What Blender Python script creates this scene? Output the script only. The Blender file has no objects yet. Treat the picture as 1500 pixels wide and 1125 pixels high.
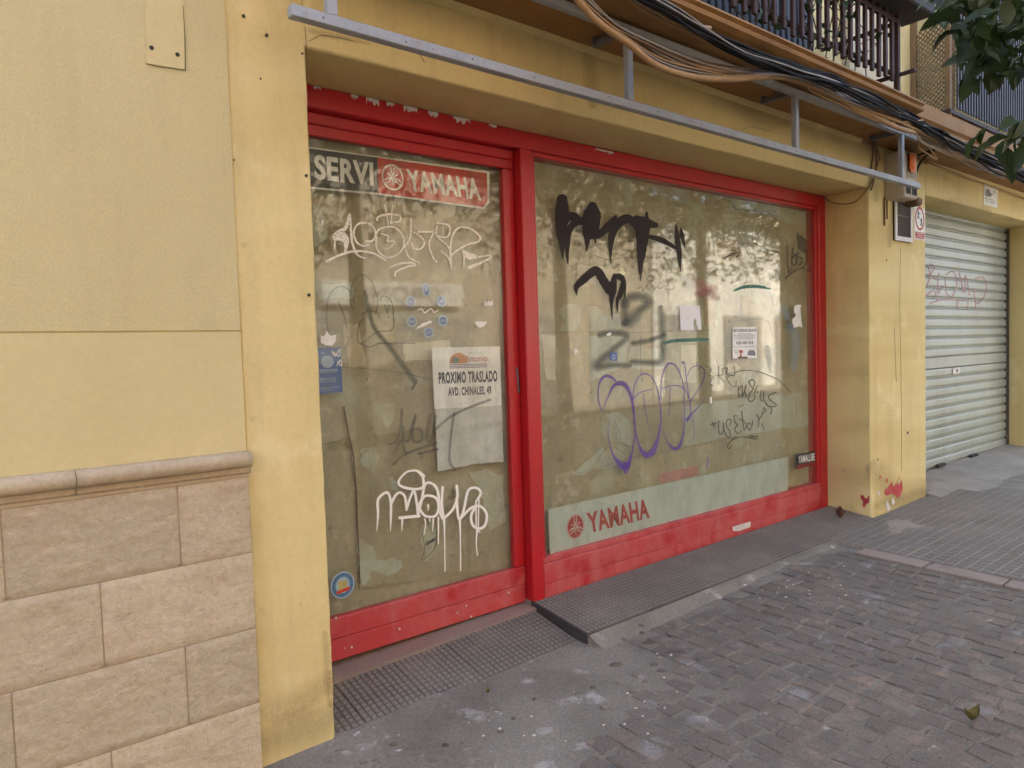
import bpy, bmesh, math, random
from mathutils import Vector, Matrix, noise
R = math.radians
rnd = random.Random(7)
scene = bpy.context.scene
C = scene.collection

# ------------------------------------------------------------------ camera
F, W0, H0 = 1040.0, 1500.0, 1125.0           # focal length in photo pixels, photo size
CAM = Vector((0.0, -2.8, 1.613))
YAW, PITCH, ROLL = R(38.3785), R(-2.7148), R(-1.7512)
_cy, _sy, _cp, _sp = math.cos(YAW), math.sin(YAW), math.cos(PITCH), math.sin(PITCH)
FWD = Vector((_sy*_cp, _cy*_cp, _sp)); _rt = Vector((_cy, -_sy, 0)); _up = _rt.cross(FWD)
RT = math.cos(ROLL)*_rt + math.sin(ROLL)*_up
UP = -math.sin(ROLL)*_rt + math.cos(ROLL)*_up
cam_data = bpy.data.cameras.new('camera')
cam_data.sensor_width = 36.0; cam_data.lens = F/W0*36.0
cam_data.clip_start = 0.05; cam_data.clip_end = 800.0
cam = bpy.data.objects.new('camera', cam_data); C.objects.link(cam)
M = Matrix.Identity(4)
for i in range(3):
    M[i][0], M[i][1], M[i][2], M[i][3] = RT[i], UP[i], -FWD[i], CAM[i]
cam.matrix_world = M
scene.camera = cam

# ------------------------------------------------------------------ light
SUN_EL, SUN_AZ = R(40), R(12)       # azimuth measured from +Y towards +X: the sun stands behind the shop
world = bpy.data.worlds.new('World'); scene.world = world; world.use_nodes = True
wn = world.node_tree.nodes; wn.clear()
wo = wn.new('ShaderNodeOutputWorld'); wb = wn.new('ShaderNodeBackground'); ws = wn.new('ShaderNodeTexSky')
ws.sky_type = 'NISHITA'; ws.sun_disc = False; ws.sun_elevation = SUN_EL; ws.sun_rotation = SUN_AZ
ws.air_density = 1.0; ws.dust_density = 5.0; ws.ozone_density = .6
wb.inputs['Strength'].default_value = 0.15
world.node_tree.links.new(ws.outputs[0], wb.inputs[0]); world.node_tree.links.new(wb.outputs[0], wo.inputs[0])
sun_d = bpy.data.lights.new('sun', 'SUN'); sun_d.energy = 2.0; sun_d.angle = R(0.5); sun_d.color = (1, .93, .82)
sun = bpy.data.objects.new('sun', sun_d); C.objects.link(sun)
sdir = Vector((math.sin(SUN_AZ)*math.cos(SUN_EL), math.cos(SUN_AZ)*math.cos(SUN_EL), math.sin(SUN_EL)))
sun.rotation_euler = sdir.to_track_quat('Z', 'Y').to_euler()
sun.location = (0, 0, 30)
scene.view_settings.view_transform = 'Standard'; scene.view_settings.look = 'None'
scene.view_settings.gamma = 1.0; scene.view_settings.use_curve_mapping = False
scene.view_settings.exposure = 3.22
scene.cycles.max_bounces = 8; scene.cycles.diffuse_bounces = 5; scene.cycles.transparent_max_bounces = 24
scene.cycles.caustics_reflective = False; scene.cycles.caustics_refractive = False

# ------------------------------------------------------------------ pixel helpers
def ray(u, v): return RT*((u-W0/2)/F) - UP*((v-H0/2)/F) + FWD
def PY(u, v, y): d = ray(u, v); return CAM + d*((y-CAM.y)/d.y)
def PZ(u, v, z): d = ray(u, v); return CAM + d*((z-CAM.z)/d.z)
def proj(p):
    q = Vector(p)-CAM; z = q.dot(FWD)
    if z < .05: return (-9999, -9999)
    return (W0/2+F*q.dot(RT)/z, H0/2-F*q.dot(UP)/z)
def inview(p, m=20):
    u, v = proj(p); return -m < u < W0+m and -m < v < H0+m

# ------------------------------------------------------------------ object helpers
ROOT = {}
def link(o, parent=None):
    C.objects.link(o)
    if parent is not None:
        o.parent = parent; ROOT[o.name] = ROOT.get(parent.name, Vector((0, 0, 0)))
    return o
def tag(o, label, cat, group=None):
    o['label'] = label; o['category'] = cat
    if group: o['group'] = group
    return o
def thing(name, label, cat, loc, group=None):
    o = bpy.data.objects.new(name, None); o.empty_display_size = .1
    C.objects.link(o); o.location = loc; ROOT[o.name] = Vector(loc)
    return tag(o, label, cat, group)

class MB:
    """collects geometry in world coordinates; build() makes one mesh object"""
    def __init__(s): s.v = []; s.f = []; s.a = []; s.fm = []; s.cm = 0
    def add(s, vs, fs, al=None):
        n = len(s.v); s.v += [tuple(p) for p in vs]; s.f += [tuple(i+n for i in f) for f in fs]
        s.a += al if al else [1.0]*len(vs); s.fm += [s.cm]*len(fs); return s
    def box(s, x0, x1, y0, y1, z0, z1, b=0.0):
        if b <= 0:
            vs = [(x, y, z) for z in (z0, z1) for y in (y0, y1) for x in (x0, x1)]
            return s.add(vs, [(0, 2, 3, 1), (4, 5, 7, 6), (0, 1, 5, 4), (2, 6, 7, 3), (0, 4, 6, 2), (1, 3, 7, 5)])
        bm = bmesh.new(); bmesh.ops.create_cube(bm, size=1)
        for v in bm.verts:
            v.co = Vector(((x0+x1)/2+v.co.x*(x1-x0), (y0+y1)/2+v.co.y*(y1-y0), (z0+z1)/2+v.co.z*(z1-z0)))
        bmesh.ops.bevel(bm, geom=bm.edges[:], offset=b, segments=1, affect='EDGES')
        bm.verts.index_update()
        s.add([v.co[:] for v in bm.verts], [[v.index for v in f.verts] for f in bm.faces]); bm.free(); return s
    def quad(s, a, b, c, d): return s.add([a, b, c, d], [(0, 1, 2, 3)])
    def poly(s, pts): return s.add(pts, [tuple(range(len(pts)))])
    def slab(s, pts, off):
        """flat outline pushed along off: a thin solid"""
        n = len(pts); o = Vector(off); p = [Vector(q) for q in pts]
        vs = p+[q+o for q in p]
        return s.add(vs, [tuple(range(n)), tuple(reversed(range(n, 2*n)))]+[(i, i+n, (i+1) % n+n, (i+1) % n) for i in range(n)])
    def tube(s, pts, r, seg=6, caps=True):
        pts = [Vector(p) for p in pts]; n = len(pts); vs = []; prev = None
        for i, p in enumerate(pts):
            t = (pts[min(i+1, n-1)]-pts[max(i-1, 0)])
            if t.length < 1e-9: t = Vector((0, 0, 1))
            t.normalize()
            if prev is None:
                prev = t.orthogonal().normalized()
            prev = (prev-t*prev.dot(t)); prev = prev.normalized() if prev.length > 1e-6 else t.orthogonal().normalized()
            q = t.cross(prev); rr = r[i] if isinstance(r, (list, tuple)) else r
            for k in range(seg):
                a = 2*math.pi*k/seg; vs.append(p+prev*math.cos(a)*rr+q*math.sin(a)*rr)
        fs = [(i*seg+k, i*seg+(k+1) % seg, (i+1)*seg+(k+1) % seg, (i+1)*seg+k) for i in range(n-1) for k in range(seg)]
        if caps: fs += [tuple(reversed(range(seg))), tuple(range((n-1)*seg, n*seg))]
        return s.add(vs, fs)
    def build(s, name, mat, parent=None, smooth=False, alpha=False):
        off = ROOT.get(parent.name, Vector((0, 0, 0))) if parent is not None else Vector((0, 0, 0))
        me = bpy.data.meshes.new(name)
        me.from_pydata([tuple(Vector(p)-off) for p in s.v], [], s.f); me.update()
        for m in (mat if isinstance(mat, (list, tuple)) else [mat]): me.materials.append(m)
        if any(s.fm): me.polygons.foreach_set('material_index', s.fm)
        if smooth: me.polygons.foreach_set('use_smooth', [True]*len(me.polygons))
        if alpha:
            at = me.attributes.new('cover', 'FLOAT', 'POINT'); at.data.foreach_set('value', s.a)
        o = bpy.data.objects.new(name, me); return link(o, parent)

def solo(name, mb, mat, label, cat, group=None, smooth=False, alpha=False):
    """a thing that is one mesh: origin at its own centre"""
    c = Vector((0, 0, 0))
    for p in mb.v: c += Vector(p)
    c /= len(mb.v)
    e = Vector((c.x, c.y, min(p[2] for p in mb.v)))
    mb.v = [tuple(Vector(p)-e) for p in mb.v]
    o = mb.build(name, mat, None, smooth, alpha); o.location = e; ROOT[o.name] = e
    return tag(o, label, cat, group)
def structure(o): o['kind'] = 'structure'; return o

# ------------------------------------------------------------------ materials
def nt(name):
    m = bpy.data.materials.new(name); m.use_nodes = True; n = m.node_tree.nodes; n.clear()
    return m, n, m.node_tree.links
def L4(c): return (c[0], c[1], c[2], 1)
def s2l(r, g, b):
    f = lambda x: ((x/255+.055)/1.055)**2.4 if x > 10 else x/255/12.92
    return (f(r), f(g), f(b))
def noise_n(n, l, vec, scale, detail=4, rough=.55, dim='3D'):
    t = n.new('ShaderNodeTexNoise'); t.inputs['Scale'].default_value = scale
    t.inputs['Detail'].default_value = detail; t.inputs['Roughness'].default_value = rough
    if vec: l.new(vec, t.inputs['Vector'])
    return t.outputs['Fac']
def ramp(n, l, fac, p0, p1):
    t = n.new('ShaderNodeMapRange'); t.inputs[1].default_value = p0; t.inputs[2].default_value = p1
    l.new(fac, t.inputs[0]); return t.outputs[0]
def mixc(n, l, fac, a, b, mode='MIX'):
    t = n.new('ShaderNodeMix'); t.data_type = 'RGBA'; t.blend_type = mode
    if isinstance(fac, (int, float)): t.inputs[0].default_value = fac
    else: l.new(fac, t.inputs[0])
    for k, x in ((6, a), (7, b)):
        if isinstance(x, (tuple, list)): t.inputs[k].default_value = L4(x)
        else: l.new(x, t.inputs[k])
    return t.outputs[2]
def mul(n, l, a, b):
    t = n.new('ShaderNodeMath'); t.operation = 'MULTIPLY'; l.new(a, t.inputs[0])
    if isinstance(b, (int, float)): t.inputs[1].default_value = b
    else: l.new(b, t.inputs[1])
    return t.outputs[0]
def position(n, l, stretch=None):
    g = n.new('ShaderNodeNewGeometry'); v = g.outputs['Position']
    if stretch:
        mp = n.new('ShaderNodeMapping'); mp.inputs['Scale'].default_value = stretch; l.new(v, mp.inputs['Vector']); v = mp.outputs[0]
    return v
def surf(name, base, dirt=None, scale=3, amt=(.45, .75), fine=60, finev=.12, rough=.85, bump=.15, bscale=90, spots=None,
         stretch=None, spec=.3, rndv=0.0, bdist=.004, streak=None):
    """painted / mineral surface: base colour, large stains of a second colour, fine mottling, bump, optional spots [(colour, scale, lo, hi)]"""
    m, n, l = nt(name); out = n.new('ShaderNodeOutputMaterial'); b = n.new('ShaderNodeBsdfPrincipled')
    b.inputs['Roughness'].default_value = rough; b.inputs['Specular IOR Level'].default_value = spec
    p = position(n, l, stretch); p0 = position(n, l)
    col = base
    if rndv:
        oi = n.new('ShaderNodeObjectInfo'); t = n.new('ShaderNodeMapRange')
        t.inputs[3].default_value = 1-rndv; t.inputs[4].default_value = 1+rndv; l.new(oi.outputs['Random'], t.inputs[0])
        cc = n.new('ShaderNodeCombineColor')
        for k in range(3): l.new(t.outputs[0], cc.inputs[k])
        col = mixc(n, l, 1.0, base, cc.outputs[0], 'MULTIPLY')
    if dirt:
        f = ramp(n, l, noise_n(n, l, p, scale, 6, .6), amt[0], amt[1]); col = mixc(n, l, f, col, dirt)
    for (c, sc, lo, hi) in (spots or []):
        f = ramp(n, l, noise_n(n, l, p, sc, 3, .6), lo, hi); col = mixc(n, l, f, col, c)
    if streak:
        sp_ = position(n, l, (9, 9, .7)); f = ramp(n, l, noise_n(n, l, sp_, 1.0, 5, .6), .52, .78); col = mixc(n, l, mul(n, l, f, streak[1]), col, streak[0])
    ff = noise_n(n, l, p0, fine, 5, .7)
    t = n.new('ShaderNodeMapRange'); t.inputs[1].default_value = .3; t.inputs[2].default_value = .7
    t.inputs[3].default_value = 1-finev; t.inputs[4].default_value = 1+finev; l.new(ff, t.inputs[0])
    cc = n.new('ShaderNodeCombineColor')
    for k in range(3): l.new(t.outputs[0], cc.inputs[k])
    col = mixc(n, l, 1.0, col, cc.outputs[0], 'MULTIPLY')
    l.new(col, b.inputs['Base Color'])
    if bump:
        bu = n.new('ShaderNodeBump'); bu.inputs['Strength'].default_value = bump; bu.inputs['Distance'].default_value = bdist
        l.new(noise_n(n, l, p0, bscale, 6, .65), bu.inputs['Height']); l.new(bu.outputs[0], b.inputs['Normal'])
    l.new(b.outputs[0], out.inputs[0]); return m
def flat(name, c, rough=.7, spec=.3, metal=0.0):
    m, n, l = nt(name); out = n.new('ShaderNodeOutputMaterial'); b = n.new('ShaderNodeBsdfPrincipled')
    p = position(n, l); f = noise_n(n, l, p, 25, 4)
    t = n.new('ShaderNodeMapRange'); t.inputs[1].default_value = .3; t.inputs[2].default_value = .7
    t.inputs[3].default_value = .88; t.inputs[4].default_value = 1.1; l.new(f, t.inputs[0])
    cc = n.new('ShaderNodeCombineColor')
    for k in range(3): l.new(t.outputs[0], cc.inputs[k])
    l.new(mixc(n, l, 1.0, c, cc.outputs[0], 'MULTIPLY'), b.inputs['Base Color'])
    b.inputs['Roughness'].default_value = rough; b.inputs['Specular IOR Level'].default_value = spec; b.inputs['Metallic'].default_value = metal
    l.new(b.outputs[0], out.inputs[0]); return m
def paint(name, c, cover=1.0, soft=True):
    """spray paint or ink whose thickness (mesh attribute 'cover') thins out"""
    m, n, l = nt(name); out = n.new('ShaderNodeOutputMaterial'); b = n.new('ShaderNodeBsdfPrincipled')
    b.inputs['Base Color'].default_value = L4(c); b.inputs['Roughness'].default_value = .6; b.inputs['Specular IOR Level'].default_value = .2
    tr = n.new('ShaderNodeBsdfTransparent'); mx = n.new('ShaderNodeMixShader'); at = n.new('ShaderNodeAttribute'); at.attribute_name = 'cover'
    p = position(n, l); g = ramp(n, l, noise_n(n, l, p, 120, 4, .7), .25, .5)
    f = mul(n, l, at.outputs['Fac'], cover)
    if soft: f = mul(n, l, f, g)
    l.new(f, mx.inputs[0]); l.new(tr.outputs[0], mx.inputs[1]); l.new(b.outputs[0], mx.inputs[2]); l.new(mx.outputs[0], out.inputs[0])
    return m
def glass(name):
    m, n, l = nt(name); out = n.new('ShaderNodeOutputMaterial')
    tr = n.new('ShaderNodeBsdfTransparent'); tr.inputs[0].default_value = (.97, .98, .96, 1)
    gl = n.new('ShaderNodeBsdfGlossy'); gl.inputs['Roughness'].default_value = .035; gl.inputs[0].default_value = (1, 1, 1, 1)
    lw = n.new('ShaderNodeLayerWeight'); lw.inputs[0].default_value = .5       # Schlick reflectance, the same from both sides
    pw = n.new('ShaderNodeMath'); pw.operation = 'POWER'; l.new(lw.outputs['Facing'], pw.inputs[0]); pw.inputs[1].default_value = 5.0
    fr = n.new('ShaderNodeMath'); fr.operation = 'MULTIPLY_ADD'; l.new(pw.outputs[0], fr.inputs[0]); fr.inputs[1].default_value = .96; fr.inputs[2].default_value = .04
    mx = n.new('ShaderNodeMixShader'); l.new(fr.outputs[0], mx.inputs[0]); l.new(tr.outputs[0], mx.inputs[1]); l.new(gl.outputs[0], mx.inputs[2])
    # dust film on the pane
    df = n.new('ShaderNodeBsdfDiffuse'); df.inputs[0].default_value = (.46, .42, .32, 1)
    p = position(n, l, (1.2, 1, .5)); f = ramp(n, l, noise_n(n, l, p, 6, 6, .65), .35, .8); f = mul(n, l, f, .17)
    m2 = n.new('ShaderNodeMixShader'); l.new(f, m2.inputs[0]); l.new(mx.outputs[0], m2.inputs[1]); l.new(df.outputs[0], m2.inputs[2])
    l.new(m2.outputs[0], out.inputs[0]); return m

YEL = (.65, .525, .235); STU = (.57, .485, .25)
m_yel = surf('yellow_masonry_paint', YEL, (.57, .45, .20), 1.6, (.45, .85), 40, .05, .8, .22, 45, [((.40, .30, .15), 9, .68, .80), ((.70, .58, .29), 2.2, .58, .66)], bdist=.006, streak=((.38, .29, .15), .32))
m_stu = surf('ochre_stucco', STU, (.53, .44, .22), 1.2, (.4, .8), 130, .09, .9, .5, 110, bdist=.006, streak=((.42, .34, .18), .3))
m_stu2 = surf('smooth_stucco', (.60, .505, .255), (.54, .45, .22), 1.5, (.4, .8), 40, .04, .85, .2, 60)
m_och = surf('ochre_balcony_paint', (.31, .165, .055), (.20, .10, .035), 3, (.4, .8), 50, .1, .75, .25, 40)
m_pil = surf('cream_pilaster_paint', (.55, .47, .31), (.42, .34, .2), 2, (.4, .8), 50, .06, .85, .2, 50)
m_stone = surf('sandstone_panel', (.475, .395, .265), (.415, .32, .20), 6, (.47, .75), 55, .12, .9, .8, 50, [((.54, .44, .31), 11, .55, .75), ((.34, .23, .14), 34, .62, .74)], stretch=(1, 1, 2.6), rndv=.10, bdist=.008)
m_cap = surf('sandstone_moulding', (.45, .36, .235), (.37, .28, .175), 6, (.4, .75), 60, .12, .85, .4, 60, rndv=.05)
m_joint = flat('stone_mortar', (.36, .275, .18), .95)
RED = (.44, .013, .018)
m_red = surf('red_gloss_paint', RED, (.36, .03, .028), 4, (.45, .8), 80, .06, .33, .1, 60, [((.55, .28, .22), 42, .735, .76)], spec=.5)
m_redf = surf('faded_red_paint', (.45, .045, .045), (.48, .14, .125), 3, (.4, .7), 60, .08, .5, .15, 60, [((.42, .36, .33), 36, .715, .74), ((.40, .02, .025), 3, .5, .62)], spec=.4, streak=((.5, .2, .17), .4))
m_redd = flat('dark_red_channel', (.12, .006, .008), .5)
m_primer = flat('bare_primer', (.60, .55, .50), .8)
m_board = surf('brown_papered_backing', (.37, .33, .20), (.29, .25, .14), 2.2, (.4, .7), 40, .14, .8, .3, 14,
               [((.41, .40, .275), 3.2, .53, .62), ((.46, .42, .28), 7.5, .59, .68), ((.2, .16, .085), 12, .66, .74), ((.17, .14, .08), 26, .68, .73)], bdist=.01)
m_wash = surf('pale_whitewash', (.45, .475, .365), (.38, .365, .24), 5, (.45, .7), 50, .12, .85, .2, 30)
m_cream = surf('cream_wash_and_reflection', (.66, .62, .46), (.50, .46, .30), 6, (.4, .7), 50, .12, .85, .2, 30)
m_lean = surf('stained_board', (.33, .29, .175), (.42, .41, .29), 3.2, (.5, .68), 40, .14, .85, .3, 20, [((.12, .09, .05), 8, .62, .75)])
m_crack_shadow = flat('crack_and_edge_shadow', (.10, .075, .04), .95)
m_hole = flat('dark_gap', (.035, .04, .032), .95)
m_frost = surf('frosted_vinyl', (.49, .55, .48), (.43, .48, .41), 2.5, (.4, .8), 20, .05, .7, 0, 20)
m_signred = flat('sign_red', (.52, .055, .025), .4); m_signblk = flat('sign_black', (.035, .04, .035), .4)
m_signw = flat('sign_white', (.76, .77, .72), .5); m_letred = flat('letter_red', (.40, .03, .022), .5)
m_logopk = flat('logo_faded', (.55, .40, .36), .5)
m_paper = surf('aged_white_paper', (.80, .81, .77), (.66, .64, .56), 9, (.5, .8), 60, .06, .85, .3, 12)
m_papgrey = surf('stained_grey_paper', (.62, .64, .60), (.46, .46, .41), 5, (.4, .75), 30, .12, .9, .5, 14, bdist=.01)
m_paplil = surf('white_flyer_paper', (.80, .80, .82), (.70, .69, .70), 8, (.5, .8), 40, .05, .9, .3, 12)
m_papcream = surf('yellowed_paper', (.55, .48, .31), (.45, .37, .22), 8, (.4, .7), 50, .08, .9, .3, 20)
m_card_refl = surf('brown_card_and_reflection', (.42, .32, .16), (.32, .23, .11), 7, (.4, .7), 60, .1, .9, .3, 20)
m_ink = flat('dark_ink', (.045, .045, .075), .8); m_inkg = flat('grey_ink', (.22, .22, .24), .8)
m_orange = flat('print_orange', (.55, .22, .07), .8); m_lilac = flat('print_violet', (.22, .14, .26), .8)
m_scriptred = flat('print_red', (.40, .12, .08), .8); m_skyb = flat('print_blue', (.30, .42, .48), .8); m_green = flat('print_green', (.13, .2, .16), .8)
m_blue = flat('leaflet_blue', (.012, .09, .33), .5); m_blue2 = flat('sticker_blue', (.08, .13, .34), .55); m_paleblue = flat('print_pale_blue', (.35, .47, .62), .6)
m_yellow = flat('print_yellow', (.42, .36, .14), .6)
p_white = paint('white_spray', (.82, .81, .75), .97, False); p_white2 = paint('cream_spray', (.84, .83, .74), 1.0)
p_black = paint('black_spray', (.020, .012, .012), .97, False); p_pen = paint('dark_marker', (.045, .04, .035), .8); p_penl = paint('faint_marker', (.09, .085, .075), .5)
p_grey = paint('grey_spray_mist', (.085, .095, .09), .62, False); p_purple = paint('purple_marker', (.115, .06, .30), .85)
p_teal = paint('teal_spray', (.01, .15, .12), .85); p_redm = paint('red_mist', (.45, .12, .12), .42); p_pink = paint('pink_spray', (.50, .20, .26), .6)
p_bluem = paint('blue_mist', (.22, .30, .36), .45); p_redsign = paint('faded_red_print', (.5, .11, .085), .6)
p_orm = paint('ochre_mist', (.50, .32, .14), .45)
m_glass = glass('dusty_window_glass')
m_zinc = surf('grey_painted_steel', (.30, .32, .34), (.22, .21, .21), 8, (.5, .8), 60, .1, .5, .1, 60, [((.17, .10, .06), 30, .70, .76)], spec=.5)
m_zincd = surf('weathered_steel', (.16, .15, .15), (.10, .08, .07), 9, (.4, .8), 60, .1, .6, .1, 60)
m_cab_blk = flat('black_cable', (.016, .016, .016), .85, .15); m_cab_tan = flat('tan_cable', (.36, .22, .10), .7); m_cab_gry = flat('grey_cable', (.27, .24, .20), .6)
m_cab_brn = flat('brown_cable', (.15, .09, .05), .7)
m_box = surf('beige_sheet_metal', (.42, .37, .27), (.32, .26, .17), 6, (.5, .8), 40, .06, .6, .05, 50)
m_boxd = flat('dull_beige_plate', (.33, .27, .19), .65); m_amber = flat('amber_plastic', (.62, .13, .004), .45, .3)
m_alum = flat('white_aluminium', (.55, .54, .50), .5); m_slot = flat('dark_vent', (.03, .028, .025), .8); m_blade = flat('vent_blade', (.06, .055, .05), .55)
m_shut = surf('galvanised_shutter', (.33, .37, .33), (.26, .28, .235), 2.5, (.4, .75), 30, .05, .42, .04, 50, stretch=(1, 1, .3), spec=.5, rndv=.06, streak=((.24, .22, .17), .6), spots=[((.22, .17, .11), 14, .68, .76)])
m_shutd = flat('shutter_track', (.10, .08, .06), .7)
m_bar = surf('dark_brown_railing', (.055, .028, .022), (.03, .018, .015), 9, (.4, .8), 40, .15, .7, .1, 50)
m_louv = surf('dark_violet_slat', (.020, .014, .018), (.014, .01, .012), 9, (.4, .8), 40, .1, .6, .05, 50)
m_shutg = surf('dark_grey_shutter', (.055, .055, .058), (.035, .035, .036), 7, (.4, .8), 40, .1, .6, .05, 40)
m_latt = surf('tan_lattice', (.20, .13, .06), (.13, .08, .035), 9, (.4, .8), 60, .1, .8, .2, 60)
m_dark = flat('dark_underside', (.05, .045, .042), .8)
m_cem = surf('sidewalk_cement', (.220, .198, .158), (.152, .133, .105), 1.9, (.40, .66), 70, .26, .92, .7, 45,
             [((.37, .345, .31), 5, .60, .72), ((.10, .088, .078), 9, .66, .72), ((.50, .47, .43), 16, .69, .74), ((.12, .105, .095), 42, .70, .74)], bdist=.006)
m_cob = surf('granite_sett', (.168, .137, .110), (.130, .115, .096), 5, (.4, .65), 150, .42, .9, .9, 60, [((.235, .175, .125), 6, .60, .72), ((.22, .21, .19), 4, .60, .70), ((.08, .07, .062), 40, .66, .72)], rndv=.16, bdist=.006)
m_peb = surf('river_pebble', (.15, .125, .10), (.09, .08, .07), 12, (.4, .7), 120, .15, .75, .3, 60, rndv=.5)
m_tile = surf('ribbed_cement_tile', (.185, .163, .137), (.235, .208, .165), 3, (.45, .8), 70, .18, .9, .4, 80, [((.4, .37, .34), 26, .76, .79)], rndv=.06)
m_tilej = surf('tile_grout', (.10, .085, .075), (.17, .15, .125), 3, (.45, .7), 60, .15, .95, 0)
m_ptile = surf('pavement_tile', (.195, .173, .143), (.155, .135, .11), 3, (.4, .75), 80, .16, .92, .4, 70, rndv=.06)
m_pjoint = surf('pale_tile_joint', (.30, .275, .23), (.22, .2, .16), 5, (.4, .7), 80, .15, .95, .2, 60)
m_conc = surf('concrete_fillet', (.29, .262, .215), (.215, .192, .155), 4, (.4, .7), 70, .15, .92, .5, 60, [((.46, .43, .38), 15, .72, .78)])
m_sill = surf('worn_red_floor_paint', (.27, .17, .135), (.24, .20, .165), 2.5, (.35, .6), 60, .12, .85, .3, 60)
m_kerb = surf('brown_kerb_strip', (.275, .22, .18), (.22, .175, .145), 5, (.4, .7), 80, .2, .9, .5, 60)
m_asph = surf('asphalt', (.06, .058, .055), (.045, .044, .042), 3, (.4, .7), 200, .3, .9, .4, 150)
m_soil = surf('bare_ground', (.16, .13, .09), (.1, .08, .06), .5, (.4, .7), 20, .2, .95, .2, 10)
m_leafg = flat('fallen_leaf_green', (.18, .22, .04), .6); m_leafb = flat('fallen_leaf_brown', (.10, .045, .03), .75); m_leafo = flat('fallen_leaf_olive', (.13, .11, .03), .7)
m_scrap = flat('plaster_crumb', (.5, .46, .38), .9)
m_ppatch = surf('peeled_red_paint', (.42, .05, .055), (.46, .2, .16), 14, (.5, .7), 60, .1, .7, .1, 60)
m_wpatch = flat('white_chip', (.62, .60, .55), .9); m_grime = paint('wall_grime', (.12, .09, .06), .2); m_rust = paint('damp_stain', (.34, .21, .09), .22)
def leafmat():
    m, n, l = nt('orange_tree_leaf'); out = n.new('ShaderNodeOutputMaterial'); b = n.new('ShaderNodeBsdfPrincipled')
    p = position(n, l); f = ramp(n, l, noise_n(n, l, p, 6, 3), .3, .7)
    l.new(mixc(n, l, f, (.012, .024, .010), (.03, .055, .014)), b.inputs['Base Color']); b.inputs['Roughness'].default_value = .5; b.inputs['Specular IOR Level'].default_value = .3
    t = n.new('ShaderNodeBsdfTranslucent'); t.inputs[0].default_value = (.03, .06, .01, 1)
    mx = n.new('ShaderNodeMixShader'); mx.inputs[0].default_value = .2
    l.new(b.outputs[0], mx.inputs[1]); l.new(t.outputs[0], mx.inputs[2]); l.new(mx.outputs[0], out.inputs[0]); return m
m_leaf = leafmat(); m_bark = surf('orange_tree_bark', (.10, .085, .065), (.06, .05, .04), 12, (.4, .7), 60, .2, .95, .6, 40)

# ------------------------------------------------------------------ ground
def gz(x, y): return .020*(x-1.2) + .015*min(y, 0)
def grid_sheet(name, x0, x1, y0, y1, nx, ny, zf, mat, parent=None):
    mb = MB(); vs = []
    for j in range(ny+1):
        for i in range(nx+1):
            x = x0+(x1-x0)*i/nx; y = y0+(y1-y0)*j/ny; vs.append((x, y, zf(x, y)))
    mb.add(vs, [(j*(nx+1)+i, j*(nx+1)+i+1, (j+1)*(nx+1)+i+1, (j+1)*(nx+1)+i) for j in range(ny) for i in range(nx)])
    return mb.build(name, mat, parent, True)
def bump(x, y): return noise.noise(Vector((x*2.1, y*2.1, 0)))*.008 + noise.noise(Vector((x*9, y*9, 3)))*.0030 + noise.noise(Vector((x*23, y*23, 5)))*.0012
sidewalk = structure(grid_sheet('sidewalk', -8, 22, -3.6, .34, 900, 130, lambda x, y: gz(x, y)+bump(x, y)-.006, m_cem))
structure(grid_sheet('ground', -150, 170, -160, 160, 4, 4, lambda x, y: -.62, m_soil))
structure(grid_sheet('road', -60, 80, -8.2, -3.75, 30, 4, lambda x, y: gz(max(min(x, 20), -8), -3.6)-.13-.01*abs(y+6)*0, m_asph))
kb = MB()
for i in range(28):
    x = -8+i*1.07; z = gz(x+.5, -3.6); kb.box(x, x+1.06, -3.78, -3.59, z-.3, z+.004, .01)
structure(kb.build('kerb', m_kerb))
structure(grid_sheet('far_sidewalk', -60, 80, -12, -8.2, 4, 2, lambda x, y: gz(max(min(x, 20), -8), -3.6)+.01, m_cem))

m_bed = surf('sett_bedding', (.150, .132, .105), (.205, .185, .15), 3, (.45, .7), 80, .3, .95, .7, 60, [((.33, .31, .27), 8, .66, .74), ((.07, .06, .05), 12, .62, .70)])
sidewalk.data.materials.append(m_bed)
for p_ in sidewalk.data.polygons:
    x_, y_ = p_.center.x, p_.center.y; n_ = noise.noise(Vector((x_*3, y_*3, 2)))*.22+noise.noise(Vector((x_*11, y_*11, 2)))*.12
    if 1.6 < x_ < 5.1 and ((x_ > 2.8+n_ and y_ < -.26+n_*.3) or y_ < -.62-(2.75-x_)*.25-.1+n_): p_.material_index = 1
# --- granite setts half buried in cement
def sett_mesh(k):
    r = random.Random(50+k); bm = bmesh.new(); bmesh.ops.create_cube(bm, size=1)
    for v in bm.verts:
        v.co.x *= .104*(1+r.uniform(-.10, .10)); v.co.y *= .128*(1+r.uniform(-.12, .12)); v.co.z = v.co.z*.05-.025
        if v.co.z > -.02: v.co.z += r.uniform(-.0015, .0015)
    top = [e for e in bm.edges if all(v.co.z > -.02 for v in e.verts)]+[e for e in bm.edges if abs(e.verts[0].co.z-e.verts[1].co.z) > .03]
    bmesh.ops.bevel(bm, geom=top, offset=.010, segments=1, affect='EDGES')
    for v in bm.verts:
        if v.co.z > -.012: v.co.z += r.uniform(-.0008, .0008); v.co.x += r.uniform(-.008, .008); v.co.y += r.uniform(-.010, .010)
    me = bpy.data.meshes.new('sett'); bm.to_mesh(me); bm.free(); me.materials.append(m_cob); return me
setts = [sett_mesh(k) for k in range(8)]
far = MB(); spots = []
ry = 0
x = 1.35
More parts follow.
